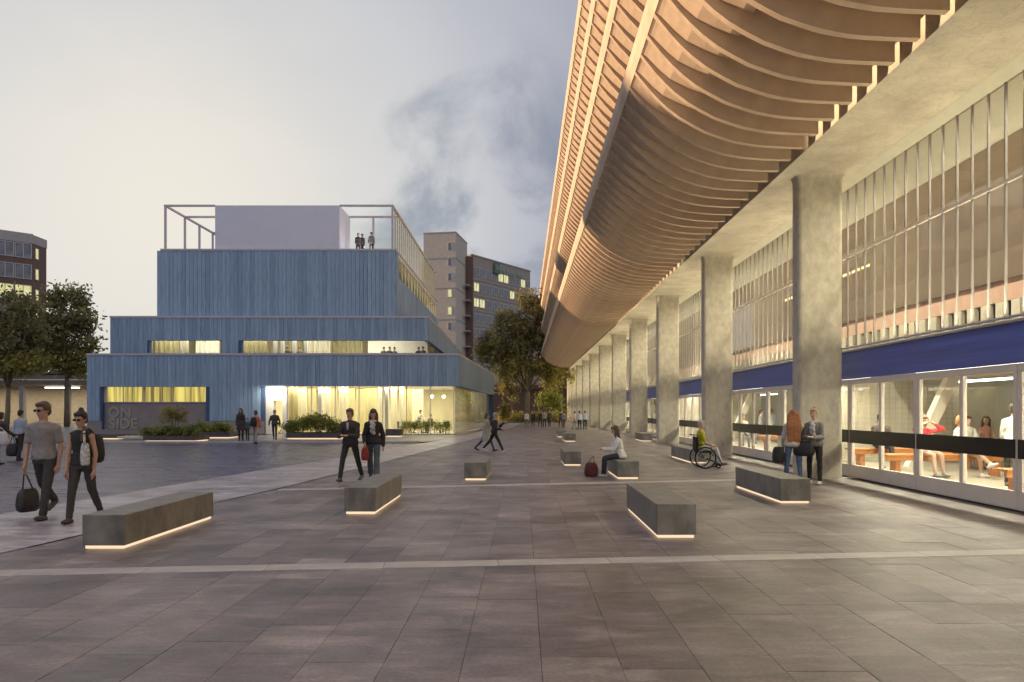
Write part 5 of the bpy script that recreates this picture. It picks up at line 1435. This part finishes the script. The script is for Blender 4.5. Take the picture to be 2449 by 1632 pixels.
# ---- people far down the plaza
far = [('man in white shirt at the end of the plaza', 1259.6, 65, 1.66, 10, (.62,.62,.64), (.24,.22,.20)), ('dark figure right of the man in white', 1275, 70, 1.62, 0, (.04,.04,.045), (.03,.03,.03)),
       ('dark haired person in black left in the far group', 1292, 70, 1.68, 20, (.05,.045,.045), (.03,.03,.035)), ('person in grey coat in the far group', 1302, 69, 1.68, 0, (.30,.28,.28), (.05,.05,.055)),
       ('person with pale head in dark coat in the far group', 1314, 70.5, 1.70, -20, (.06,.06,.07), (.035,.035,.04)), ('dark clad person nearest the far columns', 1341, 71, 1.70, 30, (.045,.04,.045), (.03,.03,.03)),
       ('person in grey beside the far columns', 1349, 66, 1.60, 150, (.24,.24,.26), (.08,.08,.09)),
       ('woman in pale pink by the far bench', 1374, 60, 1.60, 60, (.55,.42,.40), (.30,.28,.28)), ('man in pale blue shirt left of the far pair', 1386, 59, 1.66, 170, (.58,.62,.70), (.06,.065,.08)),
       ('man in pale blue shirt right of the far pair', 1399, 60, 1.66, 170, (.56,.61,.72), (.06,.065,.08))]
for lab, u, Y, hh, fc, tc_, lc in far:
    person(lab, px(u,Y), Y, fc, hh, lod=0, legL=(10,4), legR=(-9,10), hair=('short', 'grey' if 'pale head' in lab else 'dark'), top=('shirt' if 'shirt' in lab else 'jacket', tc_, 'long'), legs=(lc,0), group='people far down the plaza')
# ---- people inside the concourse
person('man in dark jacket sitting behind the left door bay', px(2106,18.6), 18.6, -8, 1.86, z=.012, lod=1, sit=.60, legL=(80,80), legR=(80,78), armL=(20,8,50,20), armR=(20,8,50,20), head=(16,2), hair=('short','dark'), top=('jacket',(.075,.055,.05),'long'), legs=((.05,.05,.06),0))
person('woman in red top with raised elbows sitting behind the glass', px(2208,16.9), 16.9, 12, 1.84, z=.012, lod=1, fem=True, sit=.55, legL=(74,66), legR=(74,62), armL=(112,58,72,62), armR=(112,58,72,62), head=(-20,6), hair=('bun','ash'),
       top=('shirt',(.50,.035,.055),'long'), legs=((.50,.34,.26),-.006), shoes=(.20,.19,.18), spread=3)
person('person in white top with crossed legs sitting behind the glass', px(2292,16.9), 16.9, 30, 1.84, z=.012, lod=1, fem=True, sit=.55, legL=(72,66), legR=(88,40), armL=(20,8,50,20), armR=(30,6,40,20), head=(-10,18), hair=('bob','red'),
       top=('shirt',(.70,.68,.62),'short'), legs=((.52,.36,.28),-.006), shoes=(.66,.64,.62), spread=2)
person('man in white shirt behind the person with crossed legs', px(2312,18.8), 18.8, 0, 1.80, z=.012, lod=1, sit=.55, legL=(80,80), legR=(80,80), armL=(20,10,40,20), armR=(20,10,40,20), hair=('short','dark'), top=('shirt',(.66,.65,.62),'short'), legs=((.10,.10,.12),0))
person('woman with long dark hair in pink top sitting further inside', px(2357,19.6), 19.6, -20, 1.80, z=.012, lod=1, fem=True, sit=.55, legL=(78,76), legR=(78,74), armL=(26,6,70,20), armR=(26,6,70,20), head=(-20,4), hair=('long','dark'), top=('vest',(.50,.26,.22),'none'), legs=((.50,.32,.25),-.006))
wood_bench('orange wooden bench of the man in white and the long haired woman', 12.0, 15.2, 19.2, .55)
person('man in white shirt and black trousers standing at the right edge inside', px(2424,14.6), 14.6, 140, 1.80, z=.012, lod=1, legL=(6,4), legR=(-6,6), armL=(6,8,30,8), armR=(6,8,30,8), hair=('short','dark'), top=('shirt',(.68,.65,.64),'long'), legs=((.02,.02,.022),0))
person('man in pale blue shirt standing inside the second bay', px(1847,34.5), 34.5, 200, 1.78, z=.012, lod=1, hair=('short','ash'), top=('shirt',(.45,.52,.62),'long'), legs=((.28,.29,.33),0))
person('slim figure in grey inside the second bay', px(1819,33.5), 33.5, 60, 1.74, z=.012, lod=1, hair=('short','dark'), top=('shirt',(.30,.31,.34),'long'), legs=((.24,.25,.29),0))
person('person sitting low inside the second bay', px(1776,27.4), 27.4, 0, 1.72, z=.012, lod=1, sit=.62, legL=(80,80), legR=(80,80), hair=('short','dark'), top=('shirt',(.55,.50,.46),'long'), legs=((.20,.20,.22),0))
# ---- people in the blue building
for lab, u, Y, zz, fc, cc in (('leftmost of the two close figures on the roof terrace', 856.6, 50.3, Z3T, 20, (.06,.055,.055)), ('second of the two close figures on the roof terrace', 867, 50.5, Z3T, -30, (.07,.06,.06)), ('lone figure by the roof post', 888.5, 50.0, Z3T, 0, (.22,.21,.22)),
                              ('first person leaning at the middle storey window', 686.6, 48.6, Z2B, 10, (.05,.04,.04)), ('person in the left group at the middle storey window', 703, 48.5, Z2B, -20, (.03,.03,.035)), ('third head of the left group at the middle storey window', 716, 48.9, Z2B, 20, (.10,.08,.07)),
                              ('left figure of the trio at the middle storey window', 918, 48.6, Z2B, 10, (.06,.05,.05)), ('tallest figure of the trio at the middle storey window', 932, 48.4, Z2B, 0, (.03,.03,.03)), ('right figure of the trio at the middle storey window', 944, 48.7, Z2B, -20, (.08,.06,.06)),
                              ('left of the pair at the right end of the middle storey window', 1001, 48.6, Z2B, 20, (.04,.035,.035)), ('right of the pair at the right end of the middle storey window', 1012, 48.3, Z2B, -10, (.05,.045,.045))):
    person(lab, px(u,Y), Y, fc, 1.72, z=zz+.01, lod=0, legL=(4,2), legR=(-4,4), hair=('short','dark'), top=('jacket',cc,'long'), legs=((.03,.03,.035),0), group='people in the blue building')
person('person in white leaning over a cafe table', px(1000,48.0), 48.0, 60, 1.72, z=FZ+.01, lod=0, lean=22, armL=(40,8,20,8), armR=(40,8,20,8), hair=('short','dark'), top=('shirt',(.70,.69,.66),'long'), legs=((.10,.10,.11),0))
person('person in dark top sitting at a cafe table', px(1030,48.6), 48.6, -30, 1.70, z=FZ+.01, lod=0, sit=.46, legL=(80,80), legR=(80,80), hair=('short','dark'), top=('shirt',(.12,.10,.07),'long'), legs=((.05,.05,.06),0))
person('small figure in pale teal behind the entrance plants', px(757,47.4), 47.4, 0, 1.55, z=FZ+.01, lod=0, hair=('short','ash'), top=('shirt',(.35,.50,.48),'long'), legs=((.2,.2,.22),0))
person('tall thin figure in the bright entrance hall', px(727,49.5), 49.5, 0, 1.78, z=FZ+.01, lod=0, hair=('short','dark'), top=('shirt',(.40,.38,.26),'long'), legs=((.3,.28,.2),0))
# ---- cafe furniture
M['chairg'] = material('olive_chair', (.10,.115,.05), .6, .15, 4); M['chairr'] = material('rust_chair', (.20,.055,.03), .6, .15, 4)
def cafe_chair(x, y, rz, mt, label):
    t = thing('cafe_chair', label, 'chair', (x, y, FZ+.01), rz, 'cafe chairs behind the glass')
    for nm, bx in (('seat', (-.23,.23,-.23,.23,.40,.46)), ('backrest', (-.23,.23,.20,.25,.47,.82))):
        g = MB(); g.bbox(*bx, .02); part(nm, g, M[mt], t, world=False, loc=(0,0,0))
    for sx in (-.2,.2):
        for sy in (-.2,.2): g = MB(); g.tube([(sx,sy,.40),(sx*1.1,sy*1.1,0)], .014, 6); part('leg', g, M['rubber'], t, world=False, loc=(0,0,0))
for (u,Y,rz,mt,lab) in ((948,47.6,20,'chairr','rust red cafe chair left of the inner column'),(972,47.4,200,'chairg','olive cafe chair at the left cafe table'),(1012,47.2,-30,'chairg','olive cafe chair beside the leaning person'),(1046,47.6,100,'chairg','olive cafe chair left of the last cafe chair'),(1066,47.3,200,'chairg','olive cafe chair nearest the glass corner')):
    cafe_chair(px(u,Y), Y, R(rz), mt, lab)
def cafe_table(x, y, label):
    t = thing('cafe_table', label, 'table', (x, y, FZ+.01), 0, 'round cafe tables behind the glass')
    g = MB(); g.loft([((0,0,.72),.38,.38),((0,0,.75),.38,.38)], 20); part('tabletop', g, M['wood'], t, world=False, loc=(0,0,0))
    g = MB(); g.loft([((0,0,.0),.22,.22),((0,0,.02),.20,.20),((0,0,.03),.03,.03),((0,0,.719),.03,.03)], 12); part('pedestal', g, M['rubber'], t, world=False, loc=(0,0,0))
for u, Y, lab in ((990,48.6,'round cafe table under the leaning person'),(1052,48.4,'round cafe table at the glass corner')): cafe_table(px(u,Y), Y, lab)

# ================================================================== bake the figure surfaces
bpy.context.view_layer.update()
dg = bpy.context.evaluated_depsgraph_get()
for o in PENDING:
    me = bpy.data.meshes.new_from_object(o.evaluated_get(dg))
    mats = [m for m in o.data.materials]
    o['_'] = 0; del o['_']
    o.modifiers.clear(); o.data = me
    base = o.name.split('.')[0]
    if base in ('shirt','vest','jacket','coat','trousers','scarf','hair') and len(me.vertices) > 2500:      # folds in the cloth, strands in the hair
        n = len(me.vertices); co = np.empty(n*3); me.vertices.foreach_get('co', co); co = co.reshape(-1,3); no = np.empty(n*3); me.vertices.foreach_get('normal', no); no = no.reshape(-1,3)
        sd = Vector((sum(map(ord, o.name)) % 97, 3.1, 7.7)); am, kx, kz = {'trousers': (.007,9,16), 'hair': (.006,34,5)}.get(base, (.007,11,13))
        d = np.array([mnoise.noise(Vector((v[0]*kx + v[2]*kz*.45, v[1]*kx, v[2]*kz)) + sd) for v in co])
        d2 = np.array([mnoise.noise(Vector((v[0]*kx*2.4, v[1]*kx*2.4, v[2]*kz*2.2)) - sd) for v in co])
        co += no * (am*d + am*.4*d2)[:,None]; me.vertices.foreach_set('co', co.ravel()); me.update()
    if not me.materials:
        for m in mats: me.materials.append(m)
